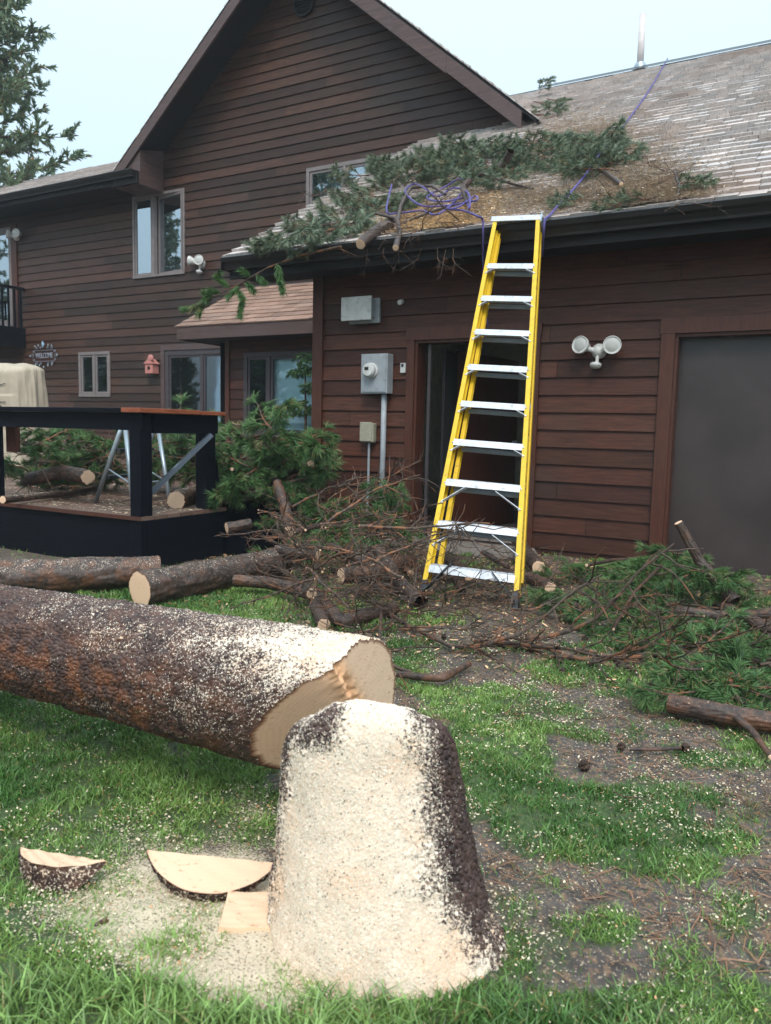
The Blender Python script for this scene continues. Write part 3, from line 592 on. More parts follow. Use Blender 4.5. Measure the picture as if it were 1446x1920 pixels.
# backing of the wall, cut round its openings
def backing(m, Y, x0, x1, z0, z1, ops, t=.1):
    xs_ = sorted({x0, x1}|{o[0] for o in ops}|{o[1] for o in ops}); xs_ = [q for q in xs_ if x0 <= q <= x1]
    zs_ = sorted({z0, z1}|{o[2] for o in ops}|{o[3] for o in ops}); zs_ = [q for q in zs_ if z0 <= q <= z1]
    for a, b in zip(xs_[:-1], xs_[1:]):
        for c, d_ in zip(zs_[:-1], zs_[1:]):
            xm, zm = (a+b)/2, (c+d_)/2
            if any(o[0] < xm < o[1] and o[2] < zm < o[3] for o in ops): continue
            m.box(a, b, Y, Y+t, c, d_)
m = MB(); backing(m, WY+.002, -17.5, -3.4, .3, 5.52, [W1, W2, W3, W4, W5])
m.add([(-11.6, WY+.01, 5.53), (-4.0, WY+.01, 5.53), (ARX, WY+.01, ARZ-.15), (-11.6, WY+.1, 5.53), (-4.0, WY+.1, 5.53), (ARX, WY+.1, ARZ-.15)], [(0, 1, 2), (3, 5, 4), (0, 2, 5, 3), (1, 4, 5, 2)])
m.build('wall_sheathing', M_SOFF, house)
# gable roof
def slab(m, pts, t): # quad slab with thickness downward
    vs = [V3(p) for p in pts]+[V3(p)-V3((0, 0, t)) for p in pts]
    m.add(vs, [(0, 1, 2, 3), (7, 6, 5, 4), (0, 4, 5, 1), (1, 5, 6, 2), (2, 6, 7, 3), (3, 7, 4, 0)])
def course(m, O, u, v, nrm, width, length, ex, wmin, wmax, th, seed, clip=None, var=.22):
    """rows of overlapping shingles: O eave corner, u along, v up the slope"""
    rd = random.Random(seed); O, u, v, nrm = V3(O), V3(u), V3(v), V3(nrm); n = int(length/ex)
    for k in range(n):
        s = k*ex; x = -rd.uniform(0, wmax); x_end = width
        lo, hi = (0, width) if clip is None else clip(s)
        while x < x_end:
            w_ = rd.uniform(wmin, wmax); a, b = max(x+.003, lo), min(x+w_-.003, hi); x += w_
            if b-a < .01: continue
            j = rd.uniform(-.006, .006) if k else 0; tt = th*rd.uniform(.7, 1.3); q = rd.random(); c = 1+rd.uniform(-var, var); c = (c*(1+.08*q), c, c*(1-.06*q))
            f0 = O+v*(s+j); f1 = O+v*(s+ex*1.12); P_ = [f0+u*a+nrm*tt, f0+u*b+nrm*tt, f1+u*b+nrm*.002, f1+u*a+nrm*.002, f0+u*a-nrm*.004, f0+u*b-nrm*.004]
            m.add(P_, [(0, 1, 2, 3), (4, 5, 1, 0), (4, 0, 3), (5, 2, 1)], c)
gy0, gy1 = 10.4, 19.
for sgn in (-1, 1):
    xe = ARX+sgn*(3.86 if sgn < 0 else 4.3); m = MB(); slab(m, [(ARX, gy0, ARZ-.02), (xe, gy0, zr(xe)-.02), (xe, gy1, zr(xe)-.02), (ARX, gy1, ARZ-.02)], .05); m.build('roof_deck', M_SOFF, house)
    m = MB(); dv = V3((-sgn*1, 0, GS)); dv /= np.linalg.norm(dv); nr = V3((sgn*GS, 0, 1)); nr /= np.linalg.norm(nr)
    O = (xe+sgn*.04, gy0-.03, zr(xe)-.02-.04*GS); course(m, O, (0, 1, 0), dv, nr, 8.6, math.hypot(abs(xe-ARX)+.04, GS*abs(xe-ARX)+.03), .15, .12, .3, .02, 5+sgn); m.build('gable_roof_shingles', M_SHAKE, house)
def rake(x0, x1, y, dz0, dz1, t, name='rake_board'):
    m = MB(); vs = []
    for yy in (y-t, y):
        vs += [(x0, yy, zr(x0)+dz0), (x1, yy, zr(x1)+dz0), (x1, yy, zr(x1)+dz1), (x0, yy, zr(x0)+dz1)]
    m.add(vs, [(0, 1, 2, 3), (7, 6, 5, 4), (0, 4, 5, 1), (1, 5, 6, 2), (2, 6, 7, 3), (3, 7, 4, 0)]); return m.build(name, M_FASC, house)
rake(ARX-3.84, ARX, gy0, -.29, -.075, .04); rake(ARX, -5.0, gy0, -.33, -.075, .04); rake(-4.995, ARX+4.1, gy0-.002, -.31, -.075, .04)
m = MB()
for x0, x1 in ((-11.75, ARX), (ARX, -3.9)):
    slab(m, [(x0, gy0+.002, zr(x0)-.11), (x1, gy0+.002, zr(x1)-.11), (x1, WY-.03, zr(x1)-.11), (x0, WY-.03, zr(x0)-.11)], .02)
m.build('gable_soffit', M_SOFF, house)
m = MB(); m.add([(-11.72, gy0+.001, 5.45), (-11.08, gy0+.001, 5.45), (-11.08, gy0+.001, zr(-11.08)-.3), (-11.72, gy0+.001, zr(-11.72)-.3), (-11.72, WY-.03, 5.45), (-11.08, WY-.03, 5.45), (-11.08, WY-.03, zr(-11.08)-.14), (-11.72, WY-.03, zr(-11.72)-.14)],
                [(0, 1, 2, 3), (1, 5, 6, 2), (0, 4, 5, 1), (4, 7, 6, 5), (3, 2, 6, 7)]); m.build('boxed_eave_return', M_FASC, house)
# round louvre near the apex
P = fx(572, 8, WY-.02); t_ = MB(); t_.lathe([(.2, 0), (.2, .05), (.17, .05), (.17, .01)], P, (0, -1, 0), 24)
for k in range(-3, 4): hw = math.sqrt(.17**2-(k*.045)**2); t_.beam(P+V3((-hw, -.035, k*.045)), P+V3((hw, -.035, k*.045)), .03, .012, (0, .5, 1))
t_.build('gable_vent', M_SOFF, house)
# left low roof, gutter, fascia
LE = 5.70; LX0, LX1 = -22, -11.66
m = MB(); slab(m, [(LX0, 10.36, LE), (LX1, 10.36, LE), (LX1, 14.6, LE+2.12), (LX0, 14.6, LE+2.12)], .06); m.build('roof_deck', M_SOFF, house)
m = MB(); dv = V3((0, 1, .5)); dv /= np.linalg.norm(dv); nr = V3((0, -.5, 1)); nr /= np.linalg.norm(nr)
course(m, (LX0, 10.3, LE-.02), (1, 0, 0), dv, nr, LX1-LX0, 4.8, .22, .12, .3, .03, 21); m.build('left_roof_shingles', M_SHAKE, house)
def gutter(name, x0, x1, y, z, h=.11, dpt=.11):
    m = MB(); prof = [(0, 0), (-dpt, h*.05), (-dpt, h*.0), (-dpt*.72, -h*.6), (-dpt*.6, -h), (0, -h)]
    prof = [(-dpt, .012), (-dpt-.012, .0), (-dpt*.98, -h*.35), (-dpt*.7, -h*.62), (-dpt*.62, -h), (0, -h), (0, 0), (-.008, 0), (-.008, -h+.008), (-dpt*.6, -h+.008), (-dpt*.9, -h*.35), (-dpt+.012, 0)]
    k = len(prof); vs = [(x, y+p, z+q) for x in (x0, x1) for p, q in prof]
    m.add(vs, [(i, (i+1) % k, k+(i+1) % k, k+i) for i in range(k)])
    m.box(x0-.004, x0+.004, y-dpt, y-.002, z-h, z-.01); m.box(x1-.004, x1+.004, y-dpt, y-.002, z-h, z-.01)
    return m.build(name, M_GUT, house)
gutter('left_gutter', LX0, -11.1, 10.33, LE-.03)
m = MB(); m.box(LX0, -11.73, 10.335, 10.37, LE-.22, LE-.065); m.box(-11.72, -11.1, 10.335, 10.398, LE-.24, LE-.03); m.box(LX0, -11.73, 10.372, WY-.03, LE-.21, LE-.19); m.build('left_fascia', M_SOFF, house)

# windows
def window(X0, X1, Z0, Z1, Yp, name, mull=(.5,), fr=.06, mat=None, glass=None, room=True, open_last=0, curtain=None, sash=.04, proud=.035):
    mat = mat or M_FRAME; glass = glass or M_GLASS
    m = MB(); y0, y1 = Yp-proud, Yp+.06
    m.box(X0, X1, y0, y1, Z1-fr, Z1); m.box(X0, X1, y0-.012, y1, Z0, Z0+fr); m.box(X0, X0+fr, y0+.001, y1, Z0+fr, Z1-fr); m.box(X1-fr, X1, y0+.001, y1, Z0+fr, Z1-fr)
    xs_ = [X0+fr]+[X0+(X1-X0)*q for q in mull]+[X1-fr]
    for q in mull: xm = X0+(X1-X0)*q; m.box(xm-.025, xm+.025, y0+.002, y1, Z0+fr, Z1-fr)
    wd = m.build(name, mat, house)
    for i in range(len(xs_)-1):
        a = xs_[i]+(.025 if i else 0)+.004; b = xs_[i+1]-(.025 if i < len(xs_)-2 else 0)-.004; c, d_ = Z0+fr+.004, Z1-fr-.004
        ang = open_last if i == len(xs_)-2 else 0; yo = y0+.018 if not ang else y0-.01
        T = lambda x, y, z: (b+(x-b)*math.cos(ang)-(y-yo)*math.sin(ang)*-1*0+0, yo+(y-yo)+(-(b-x))*math.sin(ang), z)
        m = MB()
        def bx(x0, x1, z0, z1, ya=0., yb=.04):
            m.add([T(x, yo+y, z) for z in (z0, z1) for (x, y) in ((x0, ya), (x1, ya), (x1, yb), (x0, yb))], [(0, 3, 2, 1), (4, 5, 6, 7), (0, 1, 5, 4), (1, 2, 6, 5), (2, 3, 7, 6), (3, 0, 4, 7)])
        bx(a, b, d_-sash, d_); bx(a, b, c, c+sash); bx(a, a+sash, c+sash, d_-sash); bx(b-sash, b, c+sash, d_-sash); m.build('sash', mat, wd)
        m = MB(); bx(a+sash-.002, b-sash+.002, c+sash-.002, d_-sash+.002, .018, .022); m.build('pane', glass, wd)
    if curtain:
        m = MB(); cx0, cx1, mt = curtain; n = 60
        vs = []
        for i in range(n+1):
            x = cx0+(cx1-cx0)*i/n; y = Yp+(.09 if mt is M_BLIND else .2)+(.006 if mt is M_BLIND else .03)*math.sin(i*.9); vs += [(x, y, Z0-.1), (x, y, Z1+.05)]
        m.add(vs, [(2*i, 2*i+2, 2*i+3, 2*i+1) for i in range(n)]); m.build('curtain', mt, wd, smooth=True)
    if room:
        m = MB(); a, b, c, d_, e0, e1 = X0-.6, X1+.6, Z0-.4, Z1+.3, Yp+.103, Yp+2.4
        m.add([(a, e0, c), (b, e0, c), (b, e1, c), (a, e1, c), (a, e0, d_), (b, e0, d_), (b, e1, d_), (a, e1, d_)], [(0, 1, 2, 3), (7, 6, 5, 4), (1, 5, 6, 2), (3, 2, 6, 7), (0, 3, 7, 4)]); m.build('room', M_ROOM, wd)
    return wd
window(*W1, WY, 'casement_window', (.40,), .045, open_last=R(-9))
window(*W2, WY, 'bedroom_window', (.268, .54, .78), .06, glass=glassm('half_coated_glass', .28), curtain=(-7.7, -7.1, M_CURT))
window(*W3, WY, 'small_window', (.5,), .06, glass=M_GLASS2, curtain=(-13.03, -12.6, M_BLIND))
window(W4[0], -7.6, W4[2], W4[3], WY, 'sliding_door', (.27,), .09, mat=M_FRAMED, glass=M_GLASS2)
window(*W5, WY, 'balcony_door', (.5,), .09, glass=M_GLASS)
m = MB(); m.box(-10.0, -8.9, WY+.35, WY+.39, 1.2, 2.2, (.1, .11, .1)); m.box(-10.3, -9.2, WY+.5, WY+.53, .5, 1.05, (.15, .15, .12)); m.build('hall_furniture', M_BEIGE, house)
m = MB(); z_ = W4[3]+.005; m.box(W4[0]-.02, -8.51, WY-.055, WY-.002, z_, z_+.1); m.box(W4[0]-.1, W4[0]-.005, WY-.05, WY-.002, .3, z_+.1); m.build('door_trim', M_FASC, house)
m = MB(); m.box(-15.6, -15.42, WY-.05, WY-.002, 3.1, 5.33); m.build('balcony_door_trim', M_TRIM, house)
# balcony
bal = MB(); bx0, bx1, by0 = -18, -15.25, 10.0
bal.box(bx0, bx1, by0, WY-.03, 2.95, 3.1); bal.box(bx0, bx1+.04, by0-.04, by0-.002, 2.72, 3.12); bal.box(bx1+.002, bx1+.04, by0, WY-.03, 2.72, 3.12); bf = bal.build('balcony', M_BLACK, house)
bal = MB(); bal.box(bx0, bx1+.05, by0-.03, by0+.07, 3.93, 3.98); bal.box(bx1-.05, bx1+.05, by0+.071, WY-.03, 3.93, 3.98); bal.box(bx1-.08, bx1+.02, by0, by0+.1, 3.102, 3.928)
for k in range(18): x = bx1-.2-k*.125; bal.box(x-.018, x+.018, by0+.01, by0+.045, 3.12, 3.928)
for k in range(6): y = by0+.2+k*.14; bal.box(bx1-.03, bx1+.005, y-.018, y+.018, 3.12, 3.928)
bal.build('balcony_railing', M_BLACK, bf)

# bay with its canopy
BX0 = float(onY(428, 700, BY)[0]); bwx = (float(onY(459, 700, BY)[0]), -4.9, .98, 2.3)
m = MB(); siding(m, BY, lambda z: (BX0, -4.82), .3, 2.78, .159, [bwx], 9); siding(m, BX0, lambda z: (BY, WY), .3, 2.78, .159, [], 10, tf=lambda x, y, z: (y, x+WY-BY-1.2 if False else x, z)); m.build('bay_wall', M_SIDEG, house)
m = MB(); backing(m, BY+.002, BX0, -4.82, .3, 2.78, [bwx]); m.build('bay_sheathing', M_SOFF, house)
m = MB(); m.box(BX0-.03, BX0+.05, BY-.045, BY+.04, .3, 2.7); m.build('bay_corner_board', M_TRIM, house)
window(bwx[0], bwx[1], bwx[2], bwx[3], BY, 'bay_window', (.155, ), .07, mat=M_FRAMED, glass=glassm('dim_glass', .0), curtain=(bwx[0]+.42, -4.9, M_BLIND), proud=.03)
CX0, CX1 = -9.07, -4.80; CZ = 2.70; CS = .53
m = MB(); slab(m, [(CX0, 9.27, CZ), (CX1, 9.27, CZ), (CX1, WY-.03, CZ+CS*1.7), (CX0, WY-.03, CZ+CS*1.7)], .05); m.build('canopy_deck', M_SOFF, house)
m = MB(); dv = V3((0, 1, CS)); dv /= np.linalg.norm(dv); nr = V3((0, -CS, 1)); nr /= np.linalg.norm(nr)
course(m, (CX0-.03, 9.22, CZ-.025), (1, 0, 0), dv, nr, CX1-CX0+.03, 1.98, .185, .18, .36, .016, 31, var=.26); m.build('canopy_shingles', M_SHIN, house)
m = MB(); m.box(CX0, CX1, 9.235, 9.268, CZ-.22, CZ-.03); m.add([(CX0-.002, 9.27, CZ-.22), (CX0-.002, WY-.03, CZ-.22), (CX0-.002, WY-.03, CZ+CS*1.7-.06), (CX0-.002, 9.27, CZ-.055)], [(0, 1, 2, 3)]); m.build('canopy_fascia', M_FASC, house)
m = MB(); m.box(CX0+.002, CX1, 9.27, WY-.03, CZ-.2, CZ-.18); m.build('canopy_soffit', M_SOFF, house)

# garage wing
GX0 = -4.80; GX1 = 3.2
DO = (-3.61, -2.40, .06, 2.03); GO = (-1.14, 2.4, .0, 2.0)
m = MB(); siding(m, GY, lambda z: (GX0, GX1), -.1, 2.78, .159, [DO, GO], 15, .34); m.build('garage_wall', M_SIDEG, house)
m = MB(); siding(m, GX0, lambda z: (GY, WY), -.1, 2.9, .159, [], 16, .22, tf=lambda x, y, z: (y, x, z)); m.build('garage_side_wall', M_SIDEG, house)
m = MB(); backing(m, GY+.002, GX0, GX1, -.1, 2.78, [DO, GO]); m.box(GX0+.002, GX0+.1, GY+.103, WY, -.1, 2.9); m.build('garage_sheathing', M_SOFF, house)
m = MB(); m.box(GX0-.05, GX0+.075, GY-.05, GY-.001, -.1, 2.74); m.box(GX0-.05, GX0-.002, GY, GY+.1, -.1, 2.74); m.build('garage_corner_board', M_TRIM, house)
def doortrim(o, wd=.1, top=.13, left=True, right=True):
    m = MB()
    if left: m.box(o[0]-wd, o[0], GY-.055, GY-.001, -.02, o[3])
    if right: m.box(o[1], o[1]+wd, GY-.055, GY-.001, -.02, o[3])
    m.box(o[0]-wd-.01, o[1]+wd+.01, GY-.058, GY-.001, o[3]+.001, o[3]+top)
    m.box(o[0]-.002, o[0]+.025, GY-.03, GY+.16, .0, o[3]-.03); m.box(o[1]-.025, o[1]+.002, GY-.03, GY+.16, .0, o[3]-.03); m.box(o[0], o[1], GY-.03, GY+.16, o[3]-.028, o[3]-.001)
    return m.build('opening_trim', M_TRIM, house)
doortrim(DO, .085, .12); doortrim(GO, .11, .125)
m = MB(); m.box(GO[0]+.026, GO[1]-.026, GY+.09, GY+.13, .0, GO[3]-.03); gd = m.build('garage_door', M_GAR, house)
m = MB(); m.box(DO[0]+.12, DO[0]+.15, GY+.02, GY+.05, .06, DO[3]-.03); m.build('weather_strip', M_FRAMED, house)
# hall seen through the door
m = MB(); hx0, hx1, hy0, hy1, hz0, hz1 = -5.4+.8, -1.9, GY+.105, GY+3.2, .05, 2.5
m.add([(hx0, hy0, hz0), (hx1, hy0, hz0), (hx1, hy1, hz0), (hx0, hy1, hz0), (hx0, hy0, hz1), (hx1, hy0, hz1), (hx1, hy1, hz1), (hx0, hy1, hz1)], [(7, 6, 5, 4), (1, 5, 6, 2), (3, 2, 6, 7), (0, 3, 7, 4)]); m.build('hall_walls', M_INT, house)
m = MB(); m.box(hx0, hx1, hy0, hy1, hz0-.05, hz0); m.build('hall_floor', M_CONC, house)
m = MB(); h0 = V3((DO[0]+.16, GY+.17, .07)); dd_ = V3((.17, 1, 0)); dd_ /= np.linalg.norm(dd_)
q0, q1 = h0+dd_*.34, h0+dd_*1.62; nn = V3((dd_[1], -dd_[0], 0))*.02
def vslab(m, a, b, z0, z1, n): m.add([a-n, b-n, b+n, a+n, *(V3(p)+V3((0, 0, z1-z0)) for p in (a-n, b-n, b+n, a+n))], [(0, 3, 2, 1), (4, 5, 6, 7), (0, 1, 5, 4), (1, 2, 6, 5), (2, 3, 7, 6), (3, 0, 4, 7)])
vslab(m, q0, q1, .08, 1.98, nn); idr_ = m.build('inner_door', M_DOOR, house)
m = MB(); m.lathe([(.02, 0), (.02, .03), (.03, .04), (.03, .06), (.01, .065)], q1-dd_*.08+V3((0, 0, .95))+nn, nn, 14); m.build('knob', M_ALU, idr_)
m = MB(); m.box(DO[0]+.2, DO[0]+.23, GY+.2, GY+.9, .06, 1.95); m.build('dark_sheet', M_DARK, house)  # thin plain dark sheet standing upright just inside the left jamb
m = MB(); m.add([(DO[0]-.15, GY-.45, -.02), (DO[1]+.15, GY-.45, -.02), (DO[1]+.15, GY+.1, -.02), (DO[0]-.15, GY+.1, -.02), (DO[0]-.1, GY-.42, .05), (DO[1]+.1, GY-.42, .05), (DO[1]+.1, GY+.1, .058), (DO[0]-.1, GY+.1, .058)], [(4, 5, 6, 7), (0, 1, 5, 4), (1, 2, 6, 5), (3, 0, 4, 7)])
tag(m.build('door_step', M_CONC, None, (-3, 6.8, 0)), 'low tan concrete slab at the foot of the open doorway', 'step')
# garage roof
GR0 = -5.62; GRX = 3.6; RY = 13.75; RL = math.hypot(RY-EY, RS*(RY-EY))
m = MB(); slab(m, [(GR0, EY, EZ), (GRX, EY, EZ), (GRX, RY, EZ+RS*(RY-EY)), (GR0, RY, EZ+RS*(RY-EY))], .09)
slab(m, [(GR0, RY, EZ+RS*(RY-EY)), (GRX, RY, EZ+RS*(RY-EY)), (GRX, RY+5, EZ+RS*(RY-EY)-2.9), (GR0, RY+5, EZ+RS*(RY-EY)-2.9)], .09); m.build('garage_roof_deck', M_SOFF, house)
m = MB(); dv = V3((0, 1, RS)); dv /= np.linalg.norm(dv); nr = V3((0, -RS, 1)); nr /= np.linalg.norm(nr)
def rclip(s):
    y = EY-.06+s*dv[1]
    return (0, GRX-GR0) if y < WY-.03 else (ARX+(ARZ-(EZ+RS*(y-EY)))/GS-.45-GR0 if y < RY else 0, GRX-GR0)
course(m, (GR0-.04, EY-.06, EZ-.03), (1, 0, 0), dv, nr, GRX-GR0, RL, .175, .11, .22, .032, 41, rclip, .17); m.build('garage_roof_shingles', M_SHAKE, house)
m = MB(); zz_ = EZ+RS*(RY-EY); m.add([(-4.7, RY-.14, zz_-.05), (GRX, RY-.14, zz_-.05), (GRX, RY, zz_+.05), (-4.7, RY, zz_+.05)], [(0, 1, 2, 3)]); m.build('ridge_cap', M_GUT, house)
gutter('garage_gutter', GR0-.01, GRX, EY-.002, EZ-.045, .12, .12)
m = MB(); m.box(GR0, GRX, EY, EY+.035, EZ-.24, EZ-.092); m.box(GR0, GRX, EY+.036, GY-.03, EZ-.2, EZ-.18); m.add([(GR0-.002, EY+.036, EZ-.2), (GR0-.002, WY-.03, EZ-.25+RS*4.47), (GR0-.002, WY-.03, EZ-.02+RS*4.47), (GR0-.002, EY+.036, EZ+.0)], [(0, 1, 2, 3), (3, 2, 1, 0)])
m.add([(GR0, GY-.03, EZ-.2), (GX0, GY-.03, EZ-.2), (GX0, WY-.03, EZ-.25+RS*4.47), (GR0, WY-.03, EZ-.25+RS*4.47)], [(0, 1, 2, 3)]); m.build('garage_soffit', M_SOFF, house)
# ------------------------------------------------------------------ wall fittings
def rbox(name, x0, x1, y0, y1, z0, z1, mat, parent, bev=.006): m = MB(); m.box(x0, x1, y0, y1, z0, z1); return m.build(name, mat, parent, bevel=bev)
t = thing('electric_meter', 'grey meter box with round glass dial on the garage wall', 'meter', (-4.0, GY, 1.5))
rbox('box', -4.17, -3.86, GY-.15, GY-.026, 1.5, 1.9, M_GREYBOX, t); rbox('cover', -4.155, -3.875, GY-.158, GY-.151, 1.515, 1.88, M_GREYBOX, t, .003)
c_ = V3((-4.04, GY-.158, 1.73)); m = MB(); m.lathe([(.078, 0), (.078, .02), (.068, .022), (.068, .07), (.055, .085), (0.001, .088)], c_, (0, -1, 0), 28); dl = m.build('dial', M_WHITE, t, smooth=False)
m = MB(); m.box(c_[0]-.03, c_[0]+.015, c_[1]-.092, c_[1]-.0885, c_[2]+.0, c_[2]+.03); m.build('display', M_DARK, dl)
m = MB(); m.tube([(-3.93, GY-.08, 1.5), (-3.93, GY-.08, .9), (-3.94, GY-.08, .05)], .028, 14); m.build('conduit', M_GREYBOX, t, smooth=True)
t = thing('utility_box', 'small beige plastic box on the garage wall below the meter', 'box', (-4.1, GY, 1.0)); rbox('body', -4.19, -4.04, GY-.1, GY-.026, 1.0, 1.2, M_BEIGE, t, .01); rbox('lid', -4.195, -4.05, GY-.115, GY-.101, 1.01, 1.21, M_BEIGE, t, .006)
m = MB(); m.tube([(-4.11, GY-.06, 1.0), (-4.11, GY-.06, .6), (-4.12, GY-.06, .02)], .013, 10); m.build('conduit', M_GREYBOX, t)
t = thing('wall_vent_hood', 'flat white vent hood high on the garage wall', 'vent', (-4.2, GY, 2.2)); rbox('front_panel', -4.42, -4.06, GY-.16, GY-.14, 2.24, 2.48, M_WHITE, t); rbox('back_plate', -4.38, -4.02, GY-.06, GY-.026, 2.22, 2.47, M_GREYBOX, t); rbox('duct', -4.36, -4.07, GY-.139, GY-.061, 2.28, 2.46, M_GREYBOX, t)
t = thing('thermometer', 'small white wall remote with dark display beside the doorway', 'thermometer', (-3.74, GY, 1.7)); rbox('case', -3.77, -3.71, GY-.05, GY-.026, 1.71, 1.81, M_WHITE, t, .005); rbox('display', -3.755, -3.73, GY-.053, GY-.0505, 1.77, 1.8, M_DARK, t, 0)
m = MB(); m.lathe([(.026, 0), (.026, .05), (.02, .055)], (-3.78, GY-.026, 2.42), (0, -1, -.3), 16); tag(m.build('door_sensor', M_WHITE, None, (-3.78, GY, 2.42)), 'tiny white round sensor on the garage wall above the doorway', 'sensor')
def flood(P, s, dirs, label, sensor=True):
    P = V3(P); t = thing('floodlight', label, 'floodlight', tuple(P)); m = MB(); m.lathe([(.06*s, 0), (.06*s, .02*s), (.045*s, .045*s), (.03*s, .07*s), (.001, .075*s)], P, (0, -1, 0), 20); m.build('base', M_WHITE, t, smooth=True)
    for side, dr in dirs:
        d_ = V3(dr); d_ /= np.linalg.norm(d_); q = P+V3((side*.1*s, -.07*s, .04*s)); m = MB(); m.tube([P+V3((side*.02*s, -.05*s, .0)), P+V3((side*.07*s, -.07*s, .02*s)), q+d_*.0], .02*s, 10)
        m.lathe([(.022*s, -.07*s), (.035*s, -.06*s), (.045*s, -.02*s), (.066*s, .02*s), (.07*s, .05*s), (.066*s, .052*s), (.06*s, .045*s)], q, d_, 22); hd = m.build('lamp_head', M_WHITE, t, smooth=False)
        m = MB(); m.lathe([(.058*s, .040*s), (.05*s, .046*s), (.02*s, .05*s), (.001, .051*s)], q, d_, 20); m.build('lens', M_LENS, hd, smooth=True)
    if sensor: m = MB(); m.tube([P+V3((0, -.05*s, -.03*s)), P+V3((0, -.06*s, -.09*s))], .014*s, 8); m.lathe([(.02*s, 0), (.045*s, .01*s), (.045*s, .03*s), (.03*s, .045*s), (.001, .05*s)], P+V3((-.01*s, -.05*s, -.09*s)), (0, -.25, -1), 16); m.build('motion_sensor', M_WHITE, t)
    return t
flood((-1.775, GY-.026, 1.87), 1.12, [(-1.15, (-.25, -1, .12)), (1.15, (.2, -1, -.1))], 'white twin-head floodlight on the garage wall right of the ladder')
flood((-10.12, WY-.03, 4.06), 1.3, [(-1.3, (-1, -.5, .15)), (.2, (.3, -1, .0))], 'white floodlight on the gable wall under the open casement window')
flood((-15.38, WY-.03, 5.05), 1.3, [(-1, (-.4, -1, .1)), (1, (.3, -1, 0))], 'white floodlight at the far left beside the balcony door', False)
# welcome sign
P = V3(fx(83, 667, WY-.04)); t = thing('welcome_sign', 'wrought iron welcome sign with scrollwork and blue diamond on the wall', 'sign', tuple(P))
cu = bpy.data.curves.new('welcome', 'FONT'); cu.body = 'WELCOME'; cu.size = .2; cu.extrude = .006; cu.align_x = 'CENTER'; cu.align_y = 'CENTER'; cu.offset = .002
to = bpy.data.objects.new('tmp', cu); col.objects.link(to); dg = bpy.context.evaluated_depsgraph_get(); me = bpy.data.meshes.new_from_object(to.evaluated_get(dg)); bpy.data.objects.remove(to)
xs_ = [v_.co.x for v_ in me.vertices]; sc = .56/(max(xs_)-min(xs_))
for v_ in me.vertices: v_.co = Vector((v_.co.x*sc, -v_.co.z, v_.co.y*sc*1.35))
a3 = me.attributes.new('tint', 'FLOAT_COLOR', 'POINT'); a3.data.foreach_set('color', np.ones(len(me.vertices)*4, np.float32)*1.6); me.materials.append(M_IRON); link_mesh('lettering', me, t, (0, 0, 0))
m = MB()
m.beam(P+V3((-.32, 0, .115)), P+V3((.32, 0, .115)), .012, .012); m.beam(P+V3((-.32, 0, -.115)), P+V3((.32, 0, -.115)), .012, .012)
for s in (-1, 1):
    for k, (cx, cz, r0) in enumerate([(.38, 0, .05), (.25, .16, .035), (.12, .17, .03), (.25, -.16, .035), (.12, -.17, .03), (.34, .09, .03), (.34, -.09, .03)]):
        m.tube([P+V3((s*(cx+math.cos(a)*r0*(1-a/12)), 0, cz+math.sin(a)*r0*(1-a/12))) for a in np.linspace(0, 7.5, 16)], .008, 5)
m.build('scrollwork', M_IRON, t)
m = MB()
for cx, cz in [(-.27, .2), (-.16, .22), (.16, .22), (.27, .2), (.44, 0), (-.44, 0), (0, -.24), (.27, -.19), (-.27, -.19), (.14, -.21), (-.14, -.21)]: m.lathe([(.001, -.03), (.018, -.01), (.014, .012), (.001, .03)], P+V3((cx, -.02, cz)), (0, 0, 1), 8)
m.build('bead', M_ALU2, t)
m = MB(); q = P+V3((0, -.02, .24)); m.add([q+V3((-.05, 0, 0)), q+V3((0, -.02, -.08)), q+V3((.05, 0, 0)), q+V3((0, -.02, .08)), q+V3((0, -.04, 0))], [(0, 1, 4), (1, 2, 4), (2, 3, 4), (3, 0, 4), (0, 3, 2, 1)]); m.build('diamond', M_DISC, t)
# birdhouse
P = V3(fx(291, 698, WY-.03)); t = thing('birdhouse', 'small salmon pink birdhouse with round crest hanging beside the sliding door', 'birdhouse', tuple(P))
m = MB(); m.box(P[0]-.1, P[0]+.1, P[1]-.16, P[1]-.002, P[2]-.03, P[2]+.15); m.build('box', M_PINK, t)
m = MB(); m.add([P+V3((-.13, -.18, .15)), P+V3((.13, -.18, .15)), P+V3((0, -.18, .25)), P+V3((-.13, 0, .15)), P+V3((.13, 0, .15)), P+V3((0, 0, .25))], [(0, 1, 2), (3, 5, 4), (0, 2, 5, 3), (1, 4, 5, 2), (0, 3, 4, 1)]); m.build('roof', M_PINK, t)
m = MB(); m.lathe([(.035, 0), (.035, .004)], P+V3((-.0, -.161, .07)), (0, -1, 0), 14); m.build('entrance', M_DARK, t)
m = MB(); m.lathe([(.07, 0), (.075, .015), (.05, .03), (.001, .035)], P+V3((.05, -.15, .25)), (0, -1, 0), 16); m.build('crest', M_PINK, t, smooth=True)
# roof pipe
P0 = onR(1200, 128); t = thing('roof_vent_pipe', 'pale vent pipe standing on the roof ridge', 'pipe', tuple(P0)); m = MB(); m.tube([P0-V3((0, 0, .05)), P0+V3((0, 0, .85))], .055, 18); m.build('pipe', plain('pipe_paint', (.66, .6, .59), .5), t, smooth=True)
m = MB(); m.lathe([(.2, -.12), (.19, -.1), (.08, .07), (.05, .1)], P0, (0, -.5, 1), 18); m.build('flashing', M_ALU2, t)

